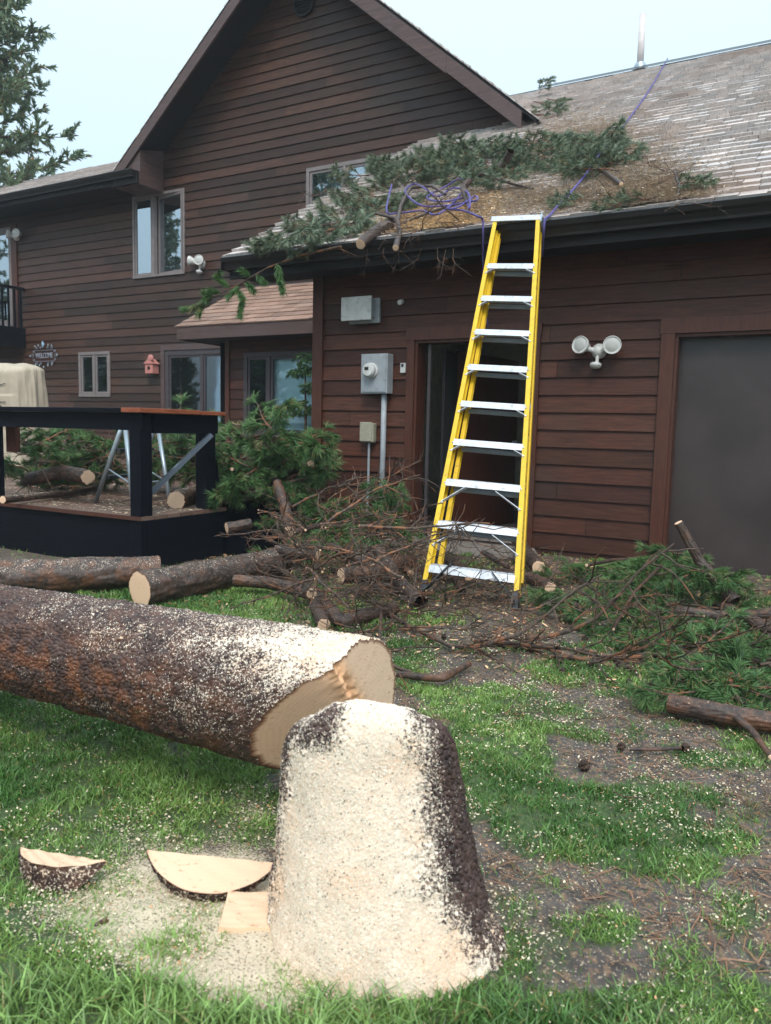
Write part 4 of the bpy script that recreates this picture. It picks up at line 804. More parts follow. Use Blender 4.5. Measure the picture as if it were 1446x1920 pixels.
# ------------------------------------------------------------------ deck
dk = thing('black_deck', 'low black stained timber deck with rail and bare orange cap at its corner', 'deck', (-6, 5, 0)); DZ = .42
DX = -4.56; DF = 4.28
m = MB()
for k in range(48):
    y = DF-.03+k*.142
    if y > WY-.1: break
    x1_ = DX if y < 5.15 else -5.02; c = random.uniform(.8, 1.25); m.box(-17, x1_, y, y+.136, DZ-.03, DZ, (c, c, c))
m.build('deck_boards', stained_wood('deck_board_wood', (.1, .05, .035), (.2, .12, .09), (.17, .12, .095)), dk)
m = MB(); m.box(-17, DX-.002, DF, DF+.03, -.03, DZ-.032); m.box(DX-.03, DX, DF+.031, 5.2, -.03, DZ-.032); m.box(-5.02, DX-.031, 5.17, 5.2, -.03, DZ-.032); m.box(-5.05, -5.02, 5.201, WY-.1, -.2, DZ-.032); m.build('skirt', M_BLACK, dk)
m = MB(); m.box(-17, DX+.0, DF-.035, DF-.031, DZ-.03, DZ+.002); m.build('raw_edge', M_TRIM, dk)
m = MB(); m.box(-5.01, -4.35, 5.25, 6.7, .15, .19); m.box(-4.38, -4.35, 5.25, 6.7, -.03, .149); m.box(-5.01, -4.381, 5.25, 5.28, -.03, .149); m.build('step', M_BLACK, dk)
PC = onZ(262, 968, DZ); PL = onZ(4, 938, DZ); PR = onZ(418, 955, DZ); pw = .06
for P in ((-4.63, 4.36), (float(PL[0])-.02, 4.36), (-4.63, 5.09)):
    m = MB(); m.box(P[0]-pw, P[0]+pw, P[1]-pw-.04, P[1]+pw-.04, -.03, 1.225); m.build('post', M_BLACK, dk, bevel=.005)
m = MB(); m.box(-9, -4.55, 4.262, 4.30, 1.09, 1.224); m.build('top_rail', M_BLACK, dk); m = MB(); m.box(-4.60, -4.562, 4.39, 5.13, 1.07, 1.224); m.build('top_rail', M_BLACK, dk)
m = MB(); m.box(-9, -4.72, 4.21, 4.36, 1.226, 1.262); m.build('rail_cap', M_BLACK, dk, bevel=.004)
m = MB(); m.box(-4.718, -4.51, 4.205, 4.86, 1.227, 1.263); m.build('bare_cap', M_RAW, dk, bevel=.004); m = MB(); m.box(-4.718, -4.51, 4.875, 5.17, 1.226, 1.258); m.build('bare_cap', M_RAW, dk, bevel=.004)
m = MB(); m.box(-17, -9, 4.262, 4.30, 1.09, 1.224); m.build('top_rail', M_BLACK, dk)
P = onY(35, 820, 4.5); m = MB(); m.box(P[0]-.065, P[0]+.065, 4.42, 4.47, .86, 1.2); tag(m.build('cedar_offcut', M_TRIM, None, tuple(P)), 'rust brown board hanging under the deck rail at far left', 'board')
# leaning black timber & wet board
m = MB(); m.beam(onY(393, 805, 5.3), onY(408, 945, 5.25), .035, .07, (0, 1, 0)); tag(m.build('thin_black_post', M_BLACK, None, tuple(onY(408, 945, 5.25))), 'thin black post leaning just left of the right deck post', 'post')
t = thing('leaning_board', 'long blue-black board leaning diagonally from deck floor to the rail', 'board', tuple(onY(285, 925, 4.62)))
m = MB(); m.beam(onY(282, 925, 4.55), onY(396, 815, 4.95), .09, .035, (0, 0, 1)); m.build('board', plain('wet_board', (.075, .095, .125), .18, .8), t)
# step ladder on the deck
t = thing('step_ladder', 'small grey aluminium step ladder with black treads standing on the deck', 'step ladder', (-5.4, 4.85, DZ))
ya, yb = 4.62, 5.06; ap = -5.42
def fp(px, py, Y=None): return onZ(px, py, DZ)
A1 = onY(232, 800, 4.7); A2 = onY(293, 800, 5.12); fl1, fl2 = onZ(180, 940, DZ+.01), onZ(250, 953, DZ+.01); fr2 = onZ(320, 947, DZ+.01); fr1 = fl1+(fr2-fl2)
for a, b in ((A1, fl1), (A2, fr1)):
    m = MB(); m.tube([V3(a)+V3((-.02, 0, 0)), b], .02, 10); m.build('rail', M_ALU2, t, smooth=True)
for a, b in ((A1, fl2), (A2, fr2)):
    m = MB(); m.tube([V3(a)+V3((.02, 0, 0)), b], .02, 10); m.build('rear_rail', M_ALU2, t, smooth=True)
for k in (.3, .66):
    a = V3(A1)*(1-k)+fl1*k; b = V3(A2)*(1-k)+fr1*k; m = MB(); m.beam(a, b, .12, .025, (0, 0, 1)); m.build('tread', M_RUB, t)
m = MB(); m.tube([V3(A1)*.3+fl2*.7, V3(A2)*.3+fr2*.7], .01, 8); m.tube([V3(A1)*.45+fl1*.55, V3(A1)*.3+fl2*.7], .008, 6); m.tube([V3(A2)*.45+fr1*.55, V3(A2)*.3+fr2*.7], .008, 6); m.build('spreader', M_ALU2, t)
m = MB(); m.tube([V3(A1), V3(A2)], .018, 8); m.build('top_bar', M_RUB, t)
m = MB(); q = V3(A2)+V3((-.02, 0, .0)); m.box(q[0]-.03, q[0]+.03, q[1]-.03, q[1]+.03, q[2]-.03, q[2]+.03); m.build('latch', M_RED, t, bevel=.008)
# covered grill
P = onY(32, 760, 7.4); bx_, by_ = float(P[0])-.03, 7.4; t = thing('grill_cover', 'cream canvas cover draped over a tall grill behind the deck rail', 'cover', (bx_, by_, DZ)); nu, nv = 160, 60
TH = np.linspace(0, 2*math.pi, nu, endpoint=False); T_, Vv = np.meshgrid(TH, np.linspace(0, 1, nv)); sq = 1/np.maximum(abs(np.cos(T_)), abs(np.sin(T_)))**.75
topz = float(onY(40, 690, 7.4)[2]); hgt = topz-DZ; wid = .40+.09*(1-Vv)**.8; fold = .012*np.sin(T_*6+3*Vv)*(1-Vv)**.5+.11*(fbm(T_*1.6, Vv*1.5, 3, 3)-.5)+.05*(fbm(T_*4, Vv*2.2, 23, 3)-.5)
rr_ = (wid*sq+fold)*np.sqrt(np.clip(1-((Vv-.93)/.07).clip(0, 1)**2*.8, 0, 1)); zz_ = DZ+.05+hgt*Vv+.03*np.sin(T_*2+1)*(Vv > .7)+.03*(fbm(T_*3, Vv*2, 9, 2)-.5)*(Vv > .85)
v = np.stack([bx_+rr_*np.cos(T_), by_+rr_*.6*np.sin(T_), zz_], -1).reshape(-1, 3); idx = np.arange(nu*nv).reshape(nv, nu); F = np.stack([idx[:-1], np.roll(idx[:-1], -1, 1), np.roll(idx[1:], -1, 1), idx[1:]], -1).reshape(-1, 4)
npmesh('canvas', v, F, M_COVER, t, smooth=True)
top = v.reshape(nv, nu, 3)[-1]; cc = top.mean(0)+V3((0, 0, .015)); vs = np.concatenate([top, [cc]]); npmesh('canvas_top', vs, np.array([(i, (i+1) % nu, nu) for i in range(nu)]), M_COVER, t, smooth=True)
m = MB()
for zc, ph, am in ((.72, 1.2, .09), (.86, 2.0, .06)):
    m.tube([(bx_+(.40+.09*(1-zc)**.8+.02)*math.cos(a)/max(abs(math.cos(a)), abs(math.sin(a)))**.75, by_+.6*(.40+.09*(1-zc)**.8+.02)*math.sin(a)/max(abs(math.cos(a)), abs(math.sin(a)))**.75, DZ+hgt*zc+am*math.sin(a*2+ph)) for a in np.linspace(math.pi*1.05, math.pi*1.6, 16)], .006, 5)
m.build('seam', M_RUB, t)

# ------------------------------------------------------------------ yellow ladder
FL = onZ(797, 1090, 0.03); FRr = onZ(968, 1118, 0.0)
FLc = V3((-2.36, 4.98, .03)); FRc = V3((-1.72, 4.98, .0))
q = onZ(797, 1087, .13); q2 = onZ(968, 1109, .11)
FLc = V3(q); FRc = V3(q2); TL = V3(onY(929, 412, 6.33)); TR = V3(onY(1009, 410, 6.33))
lad = thing('yellow_ladder', 'tall yellow fibreglass stepladder with aluminium steps leaning on the garage gutter', 'ladder', tuple((FLc+FRc)/2))
axd = (TL+TR-FLc-FRc)/2; LL = np.linalg.norm(axd); axd /= LL; sx = (FRc-FLc); sx -= axd*(sx@axd); sx /= np.linalg.norm(sx); nrm = np.cross(sx, axd); nrm /= np.linalg.norm(nrm)
if nrm[1] > 0: nrm = -nrm                                   # out of the ladder, toward the yard
def rail(P, Q, s, name, parent, wf=.034, dp=.085, mat=None, shift=0.):
    """C channel: front flange, web on the outside, back flange"""
    m = MB(); P, Q = V3(P)-nrm*shift, V3(Q)-nrm*shift; d_ = (Q-P); d_ /= np.linalg.norm(d_); u = sx*s
    prof = [(0, 0), (wf, 0), (wf, -.006), (.006, -.006), (.006, -dp+.006), (wf, -dp+.006), (wf, -dp), (0, -dp)]  # (inward, back)
    k = len(prof); vs = [c-u*(a-wf/2)+nrm*(b+.0) for c in (P, Q) for a, b in prof]
    m.add(vs, [(i, (i+1) % k, k+(i+1) % k, k+i) for i in range(k)]+[(0, 1, 2, 3), (0, 3, 4, 7), (4, 5, 6, 7), (k+3, k+2, k+1, k), (k+7, k+4, k+3, k), (k+7, k+6, k+5, k+4)]); return m.build(name, mat or M_YEL, parent)
rl = rail(FLc, TL, -1, 'side_rail', lad); rrl = rail(FRc, TR, 1, 'side_rail', lad)
g = NG('weathered_print', .4); n = g.noise(60, 2, g.map(g.tc, (1, 1, .8))); n2 = g.noise(9, 2)
g.color(g.mix(g.math('MULTIPLY', g.step(n, .5, .54), g.step(n2, .42, .5)), (.66, .42, .01), (.07, .05, .02)))
m = MB(); c0, c1 = FRc*.93+TR*.07, FRc*.08+TR*.92; m.beam(c0+sx*.0178-nrm*.042, c1+sx*.0178-nrm*.042, .0016, .026, nrm); m.build('warning_label', g.m, rrl)
m = MB(); c = FRc*.56+TR*.44+sx*.0182-nrm*.04; m.beam(c-axd*.04, c+axd*.04, .001, .045, nrm); m.build('rating_sticker', M_WHITE, rrl)
ru = np.interp
NS = 9; ts = [float((1107-y)/1.0) for y in ()]
stepsY = [1050, 982, 910, 838, 767, 693, 625, 550, 480]; us = []
for yy in stepsY:
    lo, hi = 0., 1.
    for _ in range(40):
        md = (lo+hi)/2; pyy = proj((FLc+FRc)/2*(1-md)+(TL+TR)/2*md)[1]
        if pyy > yy+6: lo = md
        else: hi = md
    us.append(lo)
kx = np.polyfit(range(9), us, 1); us = [kx[0]*i+kx[1] for i in range(9)]
flat = V3((0, -1, 0)); flat -= sx*(flat@sx); flat /= np.linalg.norm(flat)
for i, u in enumerate(us):
    a = FLc*(1-u)+TL*u+sx*.014; b = FRc*(1-u)+TR*u-sx*.014; m = MB()
    m.beam((a+b)/2-(b-a)/2+nrm*.003-flat*0, (a+b)/2+(b-a)/2+nrm*.003, .006, .052, axd)      # front lip
    up_ = axd*.026; a2, b2 = a+up_, b+up_
    m.add([a2+nrm*.006, b2+nrm*.006, b2-flat*.085+V3((0, 0, .0)), a2-flat*.085, a2+nrm*.006-V3((0, 0, .006)), b2+nrm*.006-V3((0, 0, .006)), b2-flat*.085-V3((0, 0, .006)), a2-flat*.085-V3((0, 0, .006))], [(0, 1, 2, 3), (7, 6, 5, 4), (0, 4, 5, 1), (1, 5, 6, 2), (2, 6, 7, 3), (3, 7, 4, 0)])
    m.beam(a2-flat*.083-V3((0, 0, .022)), b2-flat*.083-V3((0, 0, .022)), .006, .038, (0, 0, 1))
    for k in range(1, 6): m.beam(a2-flat*(.012*k+.004)+V3((0, 0, .001)), b2-flat*(.012*k+.004)+V3((0, 0, .001)), .004, .003, (0, 0, 1))
    sp = m.build('step', M_ALU, lad)
    L_ = .17 if i in (1, 2) else .06; dn = .16 if i in (1, 2) else .07
    if i == 0: continue
    for c, s in ((a, 1), (b, -1)):
        m = MB(); m.beam(c-axd*.02+sx*s*L_-nrm*.006, c-axd*dn-nrm*.006-sx*s*.02, .004, .022 if i > 2 else .03, nrm); m.build('brace', M_ALU, lad)
        for dq in (0, dn): m = MB(); m.lathe([(.007, 0), (.006, .003), (.001, .005)], c-sx*s*(.007)-axd*dq+nrm*.002, nrm, 8); m.build('rivet', M_WHITE, lad)
# top cap
m = MB(); c0, c1 = TL-sx*.035, TR+sx*.035; m.beam(c0+axd*.01, c1+axd*.01, .012, .055, axd); m.beam(c0+axd*.035-flat*.07, c1+axd*.035-flat*.07, .15, .008, (0, 0, 1)); m.beam(c0+axd*.0-flat*.14, c1+axd*.0-flat*.14, .01, .05, axd); m.build('top_cap', M_ALU, lad, bevel=.003)
m = MB(); m.beam(TR+sx*.03-axd*.06-nrm*.01, TR+sx*.03+axd*.045-nrm*.01, .008, .07, nrm); m.build('hinge_plate', M_ALU2, lad)
# folded rear section
rw = .065
RLb, RRb = FLc*1+sx*.055-nrm*.11, FRc+sx*(.012)-nrm*.11
r2 = rail(FLc*.97+TL*.03+sx*.05, TL+sx*.02-axd*.05, -1, 'rear_rail', lad, .03, .045, None, .1); r3 = rail(FRc*.97+TR*.03+sx*.012, TR+sx*.008-axd*.05, 1, 'rear_rail', lad, .03, .045, None, .1)
for u in us[1:]:
    u2 = u-.004; a = FLc*(1-u2)+TL*u2+sx*.06-nrm*.08; b = FRc*(1-u2)+TR*u2-sx*.01-nrm*.08; m = MB(); m.beam(a, b, .02, .03, axd); m.build('rear_rung', M_ALU2, lad)
# feet
for P, s in ((FLc, -1), (FRc, 1)):
    m = MB(); a = P+axd*.02-sx*s*.0; toe = P-axd*.12-nrm*.02; toe[2] = -.0
    fw = P+axd*.3*.4-sx*s*.17+nrm*.0
    m.add([P+sx*s*.018+nrm*.004, P-sx*s*.018+nrm*.004, toe-sx*s*.012+nrm*.02, toe+sx*s*.02+nrm*.02, P+sx*s*.018-nrm*.09, P-sx*s*.018-nrm*.09, toe-sx*s*.012-nrm*.05, toe+sx*s*.02-nrm*.05], [(0, 1, 2, 3), (7, 6, 5, 4), (0, 4, 5, 1), (1, 5, 6, 2), (2, 6, 7, 3), (3, 7, 4, 0)])
    m.beam(fw+nrm*.008-axd*.0, toe+nrm*.03+V3((0, 0, .04)), .006, .045, nrm); m.build('rubber_foot', M_RUB, lad)

# ------------------------------------------------------------------ ropes
def rope(name, pts, label, r=.011):
    pts = [V3(p) for p in pts]; out = []
    for i in range(len(pts)-1):
        p0 = pts[max(i-1, 0)]; p1, p2 = pts[i], pts[i+1]; p3 = pts[min(i+2, len(pts)-1)]
        for t in np.linspace(0, 1, 9)[:-1]: out.append(.5*((2*p1)+(-p0+p2)*t+(2*p0-5*p1+4*p2-p3)*t*t+(-p0+3*p1-3*p2+p3)*t**3))
    out.append(pts[-1]); m = MB(); m.tube(out, r, 8); return tag(m.build(name, M_ROPE, None, tuple(pts[0]), smooth=True), label, 'rope')
rope('rope', [onR(1252, 110, .03), onR(1220, 165, .04), onR(1185, 215, .05), onR(1150, 262, .06), onR(1122, 292, .16), onR(1105, 318, .1), onR(1078, 352, .08), onR(1050, 382, .07), onR(1030, 405, .06), onY(1022, 412, 6.28), onY(1019, 440, 6.3), onY(1016, 480, 6.5)], 'taut purple rope running from the roof ridge down behind the ladder top', .0105)
tang = [(735, 345), (725, 395), (745, 400), (790, 395), (820, 402), (855, 375), (872, 348), (862, 335), (835, 350), (800, 370), (830, 378), (870, 372), (880, 392), (878, 362), (850, 352), (820, 368), (795, 352), (775, 345), (760, 360), (790, 385), (840, 385), (880, 378), (895, 375), (890, 368), (860, 388), (840, 392), (870, 395), (895, 405)]
rope('rope', [onR(a, b, .16+.05*math.sin(i*2.1)) for i, (a, b) in enumerate(tang)]+[onY(905, 412, 6.32), onY(906, 440, 6.33), onY(906, 500, 6.5), onY(908, 560, 6.8), onY(915, 610, 6.9)], 'tangled loops of purple rope on the roof left of the ladder top', .009)

# ------------------------------------------------------------------ pine boughs
def needles_on(segs, rg, ln=(.045, .07), per=260, wd=.0038, spread=.75):
    """segs: list of (p, q); returns verts, faces, tint"""
    P, Q = np.array([s[0] for s in segs]), np.array([s[1] for s in segs]); L = np.linalg.norm(Q-P, axis=1); cnt = np.maximum(3, (L*per).astype(int))
    k = np.repeat(np.arange(len(segs)), cnt); n = len(k); t = rg.random(n); base = P[k]+(Q-P)[k]*t[:, None]; d = (Q-P)[k]/L[k][:, None]
    r = rg.normal(size=(n, 3)); r -= d*np.sum(r*d, 1)[:, None]; r /= np.linalg.norm(r, axis=1)[:, None]
    dir_ = d*1+r*rg.uniform(.35, 1.1, n)[:, None]*spread; dir_ /= np.linalg.norm(dir_, axis=1)[:, None]; l = rg.uniform(*ln, n)[:, None]
    s = np.cross(dir_, rg.normal(size=(n, 3))); s /= np.linalg.norm(s, axis=1)[:, None]; tip = base+dir_*l; tip[:, 2] -= l[:, 0]*.12; mid = base+dir_*l*.55
    v = np.stack([base-s*wd/2, base+s*wd/2, mid+s*wd*.45, tip, mid-s*wd*.45], 1).reshape(-1, 3); o = (np.arange(n)*5)[:, None]
    f = np.concatenate([o+[0, 1, 2], o+[0, 2, 4], o+[4, 2, 3]]); c = np.clip(rg.random(n)*.7+rg.random(len(segs))[k]*.45-.05, 0, 1); return v, f, np.repeat(np.stack([c, c, c], -1), 5, 0)
def make_bough(seed, L=.5, nt=12, per=620, wd=.0045, mat=None, name='pine_bough', bare=.2, ln=(.055, .095)):
    rg = np.random.default_rng(seed); t = thing(name, 'x', 'branch'); n = 9; pts = [np.zeros(3)]; dr = np.array([1., 0, .08])
    for i in range(n): dr = dr+rg.normal(0, .12, 3)*[.3, 1, .7]; dr /= np.linalg.norm(dr); pts.append(pts[-1]+dr*L/n)
    m = MB(); m.tube(pts, list(np.linspace(.009, .004, n+1)), 6); segs = []
    for i in range(nt):
        u = bare+(1-bare)*i/(nt-1); k = min(int(u*n), n-1); p = pts[k]+(pts[k+1]-pts[k])*(u*n-k); d = pts[k+1]-pts[k]; d /= np.linalg.norm(d)
        sd_ = np.array([0, 1 if i % 2 else -1, 0])+rg.normal(0, .45, 3)*[.3, .3, 1]; dd = d*.75+sd_*(.8 if i < nt-1 else .1); dd /= np.linalg.norm(dd); ll = L*rg.uniform(.28, .52)*(1-.35*u); q = [p]
        for j in range(4): dd = dd+np.array([.1, 0, -.06])+rg.normal(0, .16, 3); dd /= np.linalg.norm(dd); q.append(q[-1]+dd*ll/4)
        m.tube(q, [.005, .004, .0035, .003, .002], 4, False)
        for a, b in zip(q[1:-1], q[2:]): segs.append((a, b))
        e = q[3]; 
        for s in (-1, 1): w2 = e+(dd*.6+np.cross(dd, [0, 0, 1.])*s*.7+rg.normal(0, .15, 3))*ll*.4; segs.append((e, w2))
    m.build('stem', M_BR, t); v, f, c = needles_on(segs, rg, ln, per=per, wd=wd); npmesh('needles', v, f, mat or M_NEED, t, tint=c); return t
def put(proto, loc, rot, sc, label, group, used={}):
    r = proto
    if used.get(proto.name):
        r = proto.copy(); col.objects.link(r)
        for ch in proto.children: c = ch.copy(); col.objects.link(c); c.parent = r
    used[proto.name] = True
    r.location = tuple(map(float, loc)); r.rotation_euler = rot; r.scale = (sc,)*3; r['label'] = label; r['group'] = group; return r
G = [make_bough(100+i) for i in range(5)]; GRf = [make_bough(200+i, .5, 12, 560, .005, M_NEEDR) for i in range(4)]
rd = random.Random(3)
def ground_boughs(pts, protos, label, group, sc=(.6, 1.0), pitch=(-.1, .3), hfun=None):
    for i, (px, py, h) in enumerate(pts):
        P = onZ(px, py, h); put(rd.choice(protos), P, (rd.uniform(-.6, .6), rd.uniform(*pitch), rd.uniform(0, 6.28)), rd.uniform(*sc), label, group)
def jit(cx, cy, rx, ry, n, h0, h1, rd=rd): return [(cx+rd.uniform(-rx, rx), cy+rd.uniform(-ry, ry), rd.uniform(h0, h1)) for _ in range(n)]
ground_boughs([(1300, 1090, .2), (1260, 1060, .3), (1340, 1060, .2), (1290, 1040, .25), (1360, 1100, .1), (1240, 1090, .1), (1380, 1130, .1), (1320, 1110, .1), (1275, 1070, .15), (1320, 1075, .22), (1250, 1075, .15), (1400, 1110, .1)], G, 'green pine bough heaped against the dark garage panel', 'boughs heaped against the garage panel')
ground_boughs(jit(1190, 1118, 110, 42, 19, .02, .08), G, 'long-needled green bough lying between ladder foot and garage panel', 'boughs between ladder and garage panel', (.45, .8))
ground_boughs(jit(1330, 1185, 120, 40, 22, .02, .1), G, 'green bough in the right pile under grey branches', 'boughs under the grey branches at right', (.5, .85))
ground_boughs(jit(1370, 1262, 90, 35, 24, .02, .1), G, 'green bough on the grass behind the right-hand log', 'boughs behind the right-hand log', (.5, .9))
ground_boughs([(1060, 1085, .08), (1100, 1075, .1), (1040, 1075, .06), (1130, 1090, .05)], G, 'green sprig on the soil close to the ladder right foot', 'sprigs by the right ladder foot', (.5, .8))
def air_boughs(pts, Y, protos, label, group, sc=(.85, 1.25), pitch=(-.35, .4), dy=6):
    for px, py in pts: put(rd.choice(protos), at(px, py+dy, Y+rd.uniform(-.35, .35)), (rd.uniform(-.7, .7), rd.uniform(*pitch), rd.uniform(0, 6.28)), rd.uniform(*sc), label, group)
air_boughs([(480, 830), (500, 850), (530, 860), (560, 880), (510, 800), (540, 830), (470, 870), (520, 900), (560, 920), (580, 890), (490, 890), (450, 850), (520, 815), (485, 850), (550, 870), (570, 905), (505, 870), (590, 860), (550, 850), (500, 780), (450, 900)], 7.3, G, 'dark green bough heaped under the bay window beside the deck', 'boughs heaped under the bay window')
air_boughs([(130, 895), (70, 885), (220, 890), (190, 835), (45, 845), (90, 850), (160, 850), (210, 870), (110, 835), (100, 820), (140, 840), (80, 860), (120, 870), (170, 830), (60, 830), (150, 870), (200, 850), (100, 895), (180, 880), (50, 870), (130, 815), (70, 805), (60, 880), (110, 865), (145, 890)], 7.8, G, 'green bough heaped on the deck left of the step ladder', 'boughs left of the step ladder', (.8, 1.1))
air_boughs([(310, 860), (370, 895), (330, 835), (390, 865), (250, 885), (290, 870), (350, 880), (380, 850), (260, 840), (300, 840), (340, 860), (370, 840), (330, 885), (380, 870), (350, 835), (270, 860), (300, 885), (390, 890), (240, 830), (320, 820)], 7.8, G, 'green bough heaped behind the step ladder and leaning board', 'boughs behind the step ladder')
air_boughs([(640, 960), (680, 950), (600, 985), (650, 985), (690, 965), (560, 990), (620, 950), (700, 940), (670, 930), (540, 1040), (545, 1075), (660, 945), (620, 975), (590, 960), (640, 1000), (700, 960), (685, 985)], 6.6, G, 'green bough in the twig pile under the meter conduits', 'boughs under the meter', (.6, .95))
# roof boughs
def roof_boughs(pts, label, group, sc=(.55, .95), h=.1, protos=None):
    for px, py in pts:
        P = onR(px, py, rd.uniform(.02, h)); put(rd.choice(protos or GRf), P, (rd.uniform(.1, .7), rd.uniform(-.22, .2), rd.choice([rd.uniform(-.6, .5), rd.uniform(2.6, 3.7)])), rd.uniform(*sc), label, group)
roof_boughs([(700+i*24+rd.uniform(-8, 8), 330-i*5+rd.uniform(-10, 14)) for i in range(15)]+[(750+i*24, 318-i*3+rd.uniform(-22, 14)) for i in range(16)]+[(860+i*24, 345-i*3+rd.uniform(-14, 10)) for i in range(9)], 'blue-green bough in the upper heap of roof debris', 'boughs along the top of the roof debris', (.6, 1.05), h=.15)
roof_boughs([(560+i*12+rd.uniform(-10, 10), 450-i*6+rd.uniform(-14, 14)) for i in range(20)]+[(640, 392), (670, 375), (700, 360), (610, 415), (660, 420), (700, 400), (640, 430), (590, 435), (560, 455), (520, 460), (490, 465), (720, 380)], 'blue-green bough on the roof corner under the curtained window', 'boughs under the curtained window', (.65, 1.05), h=.12)
roof_boughs([(990+i*17, 300+rd.uniform(-20, 25)) for i in range(12)]+[(1200, 292), (1215, 295), (1180, 300), (1120, 300), (1150, 290), (1230, 300)], 'blue-green bough on the roof where the taut rope crosses', 'boughs beside the taut rope', h=.1)
roof_boughs([(rd.uniform(730, 1200), 0) for _ in range(0)]+[(x_, 345-(x_-730)*.11+rd.uniform(-22, 10)) for x_ in [rd.uniform(730, 1190) for _ in range(30)]], 'blue-green bough in the middle of the roof debris', 'boughs in the middle of the roof debris', (.55, .95), .1)
roof_boughs([(1010, 175), (1025, 185), (1000, 190), (1030, 205), (1020, 215)], 'bough lodged beside the end of the gable roof', 'boughs beside the gable end', (.6, .9), .15)
roof_boughs([(1110, 375), (1150, 380), (1180, 385), (1230, 370), (1130, 390), (1260, 350), (1200, 375), (1090, 390)], 'thin bough along the gutter right of the ladder top', 'boughs along the right gutter', (.45, .65))
roof_boughs([(470, 462), (500, 455), (540, 450), (520, 470)], 'sparse sprig on the left corner of the garage roof', 'sprigs on the roof corner', (.35, .6), .05)
roof_boughs([(770, 42), (800, 75)], 'small sprig caught on the gable rake', 'sprigs on the gable rake', (.1, .15)) if False else None
# hanging branch over the canopy
hp = [onR(640, 462, .06), onY(560, 480, 6.3), onY(500, 503, 6.25), onY(450, 532, 6.2), onY(400, 558, 6.15), onY(362, 578, 6.1)]
t = thing('hanging_branch', 'long pine branch drooping off the roof corner in front of the canopy', 'branch', tuple(hp[0])); m = MB(); m.tube(hp, [.014, .012, .01, .008, .006, .004], 7); rg = np.random.default_rng(8); segs = []
for (px, py), (qx, qy) in [((400, 558), (362, 578)), ((362, 578), (345, 580)), ((380, 568), (372, 590)), ((430, 540), (408, 520)), ((408, 520), (412, 512)), ((440, 538), (455, 560)), ((455, 560), (450, 590)), ((415, 550), (395, 545)), ((395, 545), (385, 560)), ((460, 528), (475, 545)), ((480, 515), (495, 530)), ((450, 535), (430, 555)), ((520, 495), (525, 525)), ((525, 525), (530, 545)), ((470, 520), (455, 508)), ((400, 558), (385, 550))]:
    a, b = onY(px, py, 6.18), onY(qx, qy, 6.12); segs.append((a, b)); m.tube([a, b], .003, 4, False)
m.build('stem', M_BR, t); v, f, c = needles_on(segs, rg, (.06, .1), per=1300, wd=.006); npmesh('needles', v, f, M_NEED, t, tint=c)

# ------------------------------------------------------------------ bare branches and twigs
def make_branch(seed, L=1.0, r=.012, ns=6, name='bare_branch', wig=.16, cones=False):
    rg = np.random.default_rng(seed); t = thing(name, 'x', 'branch'); n = 12; pts = [np.zeros(3)]; dr = np.array([1., 0, .05]); m = MB()
    for i in range(n): dr = dr+rg.normal(0, wig, 3)*[.2, 1, .6]; dr /= np.linalg.norm(dr); pts.append(pts[-1]+dr*L/n)
    c = rg.uniform(.7, 1.3); m.tube(pts, list(np.linspace(r, r*.4, n+1)), 7, True, (c, c, c))
    for i in range(ns):
        k = int(rg.integers(2, n)); p = pts[k]; d = pts[k]-pts[k-1]; d /= np.linalg.norm(d); dd = d+rg.normal(0, .8, 3)*[.4, 1, .6]; dd /= np.linalg.norm(dd); ll = L*rg.uniform(.15, .45); q = [p]
        for j in range(5): dd = dd+rg.normal(0, .22, 3)+[0, 0, .04]; dd /= np.linalg.norm(dd); q.append(q[-1]+dd*ll/5)
        m.tube(q, list(np.linspace(r*.5, r*.2, 6)), 5, True, (c*.9, c*.9, c*.9))
        q2 = [q[2]]; dd = dd+rg.normal(0, .7, 3); dd /= np.linalg.norm(dd)
        for j in range(3): dd = dd+rg.normal(0, .25, 3); dd /= np.linalg.norm(dd); q2.append(q2[-1]+dd*ll*.16)
        m.tube(q2, list(np.linspace(r*.3, r*.15, 4)), 4, True)
    m.build('wood', M_BR, t); m = MB(); m.lathe([(r*1.02, -.001), (r*1.0, .002), (.0005, .002)], (0, 0, 0), (-1, 0, -.05), 10, (.3, .4, 0)); m.build('cut_end', M_CUT, t); return t
BRp = [make_branch(300+i, 1.0, .013, 7) for i in range(5)]; TWp = [make_branch(340+i, .6, .006, 6, 'twig', .22) for i in range(5)]
def scatter(pts, protos, label, group, sc, fun=onZ, pitch=(-.35, .1), yaw=(0, 6.28)):
    for px, py, h in pts: put(rd.choice(protos), fun(px, py, h), (rd.uniform(0, 6.28) if rd.random() < .3 else rd.uniform(-.6, .6), rd.uniform(*pitch), rd.uniform(*yaw)), rd.uniform(*sc), label, group)
scatter(jit(665, 1030, 120, 65, 48, .03, .42), BRp, 'bare brown branch in the twig pile beside the ladder', 'branches in the twig pile', (.4, .75))
scatter(jit(680, 1090, 150, 60, 44, .02, .2), TWp, 'thin twig in the twig pile beside the ladder', 'twigs in the twig pile', (.6, 1.1))
scatter(jit(680, 1000, 100, 55, 30, .1, .5), TWp, 'thin twig high on the pile under the meter', 'twigs high on the pile', (.6, 1.1))
scatter(jit(870, 1085, 130, 55, 36, .02, .14), TWp, 'thin twig lying under and around the ladder feet', 'twigs around the ladder feet', (.6, 1.0))
scatter(jit(540, 940, 80, 60, 20, .25, .6), BRp, 'bare curved branch over the boughs beside the deck', 'branches beside the deck', (.35, .6), onZ, (-.7, .2))
scatter(jit(240, 875, 190, 45, 34, 7.1, 8.3), BRp, 'bare branch in the heap on the deck behind the rail', 'branches on the deck', (.35, .7), at)
